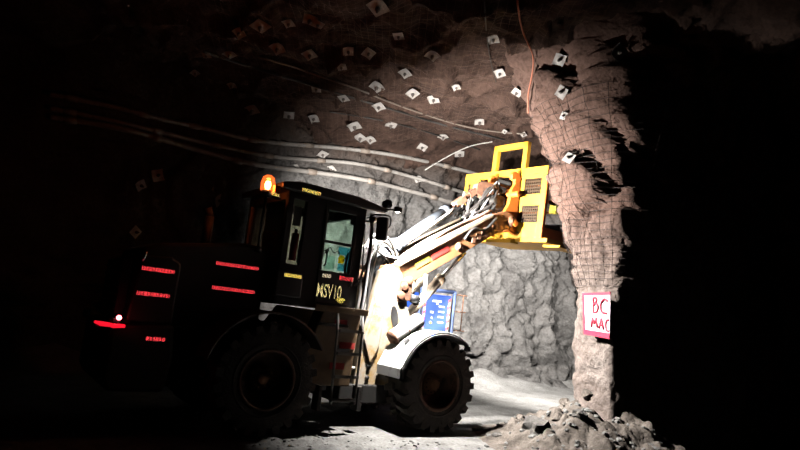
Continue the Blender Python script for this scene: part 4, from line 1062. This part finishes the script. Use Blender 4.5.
f = MB(); f.box((0.55, -0.72, 0.72), (0.12, 0.16, 0.3)); f.build('control_box', M['stickyellow'], BK, 0.01)
f = MB(); f.bx(0.75, 1.05, -0.7, -0.2, 0.0, 0.4); f.build('tool_box', M['cabblack'], BK, 0.01)

# ------------------------------------------------------------------ blue electrical cabinet behind the front wheel
Yc = 12.9
c0 = at_depth(418, 330, Yc); c1 = at_depth(452, 330, Yc)
CB = empty('electrical_cabinet', ((c0.x + c1.x) / 2, Yc + 0.2, 0), R_(-3))
tag(CB, 'blue electrical cabinet in a steel frame standing behind the front wheel', 'cabinet')
wd = (c1.x - c0.x); zt = 2.36
f = MB()
for x in (-wd / 2, wd / 2):
    for y in (-0.22, 0.3): f.tube([(x, y, 0), (x, y, zt)], 0.03, 8)
for y in (-0.22, 0.3):
    f.tube([(-wd / 2, y, zt), (wd / 2, y, zt)], 0.03, 8); f.tube([(-wd / 2, y, 0.9), (wd / 2, y, 0.9)], 0.025, 8)
for x in (-wd / 2, wd / 2):
    for z in (zt, 0.9, 0.06): f.tube([(x, -0.22, z), (x, 0.3, z)], 0.025, 8)
f.bx(-wd / 2 - .05, wd / 2 + .05, -0.3, 0.38, 0.0, 0.06)
f.build('skid_frame', M['bluedark'], CB)
f = MB(); f.bx(-wd / 2 + 0.06, wd / 2 - 0.07, -0.2, 0.25, 0.95, zt - 0.1); bx_ = f.build('cabinet_body', M['bluepaint'], CB, 0.012)
f = MB(); f.bx(-wd / 2 + 0.07, wd / 2 - 0.08, -0.225, -0.2, 1.0, zt - 0.13); dr = f.build('cabinet_door', M['bluepaint'], CB, 0.006)
for x in (-wd / 2 + 0.075, wd / 2 - 0.125):
    fr, fw_ = MB(), MB()
    for k in range(16):
        z = 1.02 + k * 0.072
        (fr if k % 2 else fw_).prism([(x, z), (x + 0.045, z + 0.03), (x + 0.045, z + 0.102), (x, z + 0.072)], -0.231, -0.225)
    fr.build('red_hazard_stripe', M['hazred'], dr); fw_.build('white_hazard_stripe', M['hazwhite'], dr)
f = MB(); f.bx(-0.1, 0.09, -0.231, -0.225, 2.10, 2.14); f.bx(-0.02, 0.03, -0.231, -0.225, 2.05, 2.09)
for k in range(4):
    f.bx(0.04, 0.16, -0.231, -0.225, 2.0 - 0.11 * k, 2.03 - 0.11 * k); 
f.bx(-0.13, -0.06, -0.231, -0.225, 1.86, 1.9); f.bx(-0.1, -0.07, -0.231, -0.225, 1.74, 1.78)
f.build('door_marks', M['hazwhite'], dr)
f = MB(); f.cyl((-0.1, -0.24, 1.66), (-0.1, -0.225, 1.66), 0.03, 10); f.build('door_knob', M['stickyellow'], dr)
# open side leaf on the left
T = Matrix.Translation((-wd / 2 - 0.03, -0.2, 0)) @ Matrix.Rotation(R_(-155), 4, 'Z')
f = MB(); f.bx(0.03, 0.42, -0.015, 0.015, 1.35, zt - 0.1, T); lf = f.build('side_leaf', M['bluepaint'], CB)
fr, fw_ = MB(), MB()
for k in range(9):
    z = 1.4 + k * 0.085
    for yo in (-0.021, 0.016): (fr if k % 2 else fw_).bx(0.05, 0.10, yo, yo + 0.005, z, z + 0.085, T)
fr.build('red_hazard_stripe', M['hazred'], lf); fw_.build('white_hazard_stripe', M['hazwhite'], lf)
f = MB(); f.tube([(wd / 2 + 0.2, 0, 1.55), (wd / 2 + 0.2, 0, zt - 0.05)], 0.014, 6)
for z in (1.55, 1.95, zt - 0.05): f.tube([(wd / 2, 0, z), (wd / 2 + 0.28, 0, z)], 0.014, 6)
f.build('cable_hook_rail', M['rust'], CB)

# ------------------------------------------------------------------ light
def spot(name, loc, target, power, angle, blend, size, col=(1, 1, 1)):
    d = bpy.data.lights.new(name, 'SPOT'); d.energy = power; d.spot_size = R_(angle); d.spot_blend = blend; d.shadow_soft_size = size; d.color = col
    o = bpy.data.objects.new(name, d); COL.objects.link(o); o.location = loc
    o.rotation_euler = (V(target) - V(loc)).to_track_quat('-Z', 'Y').to_euler(); return o
W = (1.0, 0.97, 0.93)
for s in (-1, 1):
    spot('work_light', LW(-0.95, s * 0.68, 3.44), LW(5.0, 3.0, 1.8) if s > 0 else LW(5.0, 0.8, 2.9), 1500 if s > 0 else 4300, 150 if s > 0 else 168, 1.0, 0.06, W)
    spot('head_light', LW(-0.10, s * 0.62, 2.02), LW(7, 2.0 + s * 1.0, 0.8), 500, 100, 0.7, 0.05, W)
for s in (-1, 1):
    spot('added_side_light', LW(-1.02, s * 1.04, 3.24), LW(0.1, -1.9, 0.0) if s < 0 else LW(1.8, 4.8, 3.2), 2100 if s < 0 else 3600, 106 if s < 0 else 76, 1.0 if s < 0 else 0.8, 0.05, W)  # added floods that brighten the near ground and the wall behind the cab
for y in (1.05, -0.5):
    spot('added_basket_light', LW(3.62, y, 3.62), LW(9.5, 4.6 if y > 0 else 3.5, 1.4 if y > 0 else 0.2), 4000, 100, 0.7, 0.05, W)  # added lights to brighten the far wall and floor, no known source
# amber beacon and tail lamp glow come from their own bulbs; the photographer's cap lamp makes the tape shine
cap = spot('cap_lamp', CAMP - fwd * 0.1 + V((0, 0, 0.02)), CAMP + fwd * 5 + V((-1.5, 0, 0)), 1.0, 75, 0.6, 0.05, (1, 0.97, 0.92))
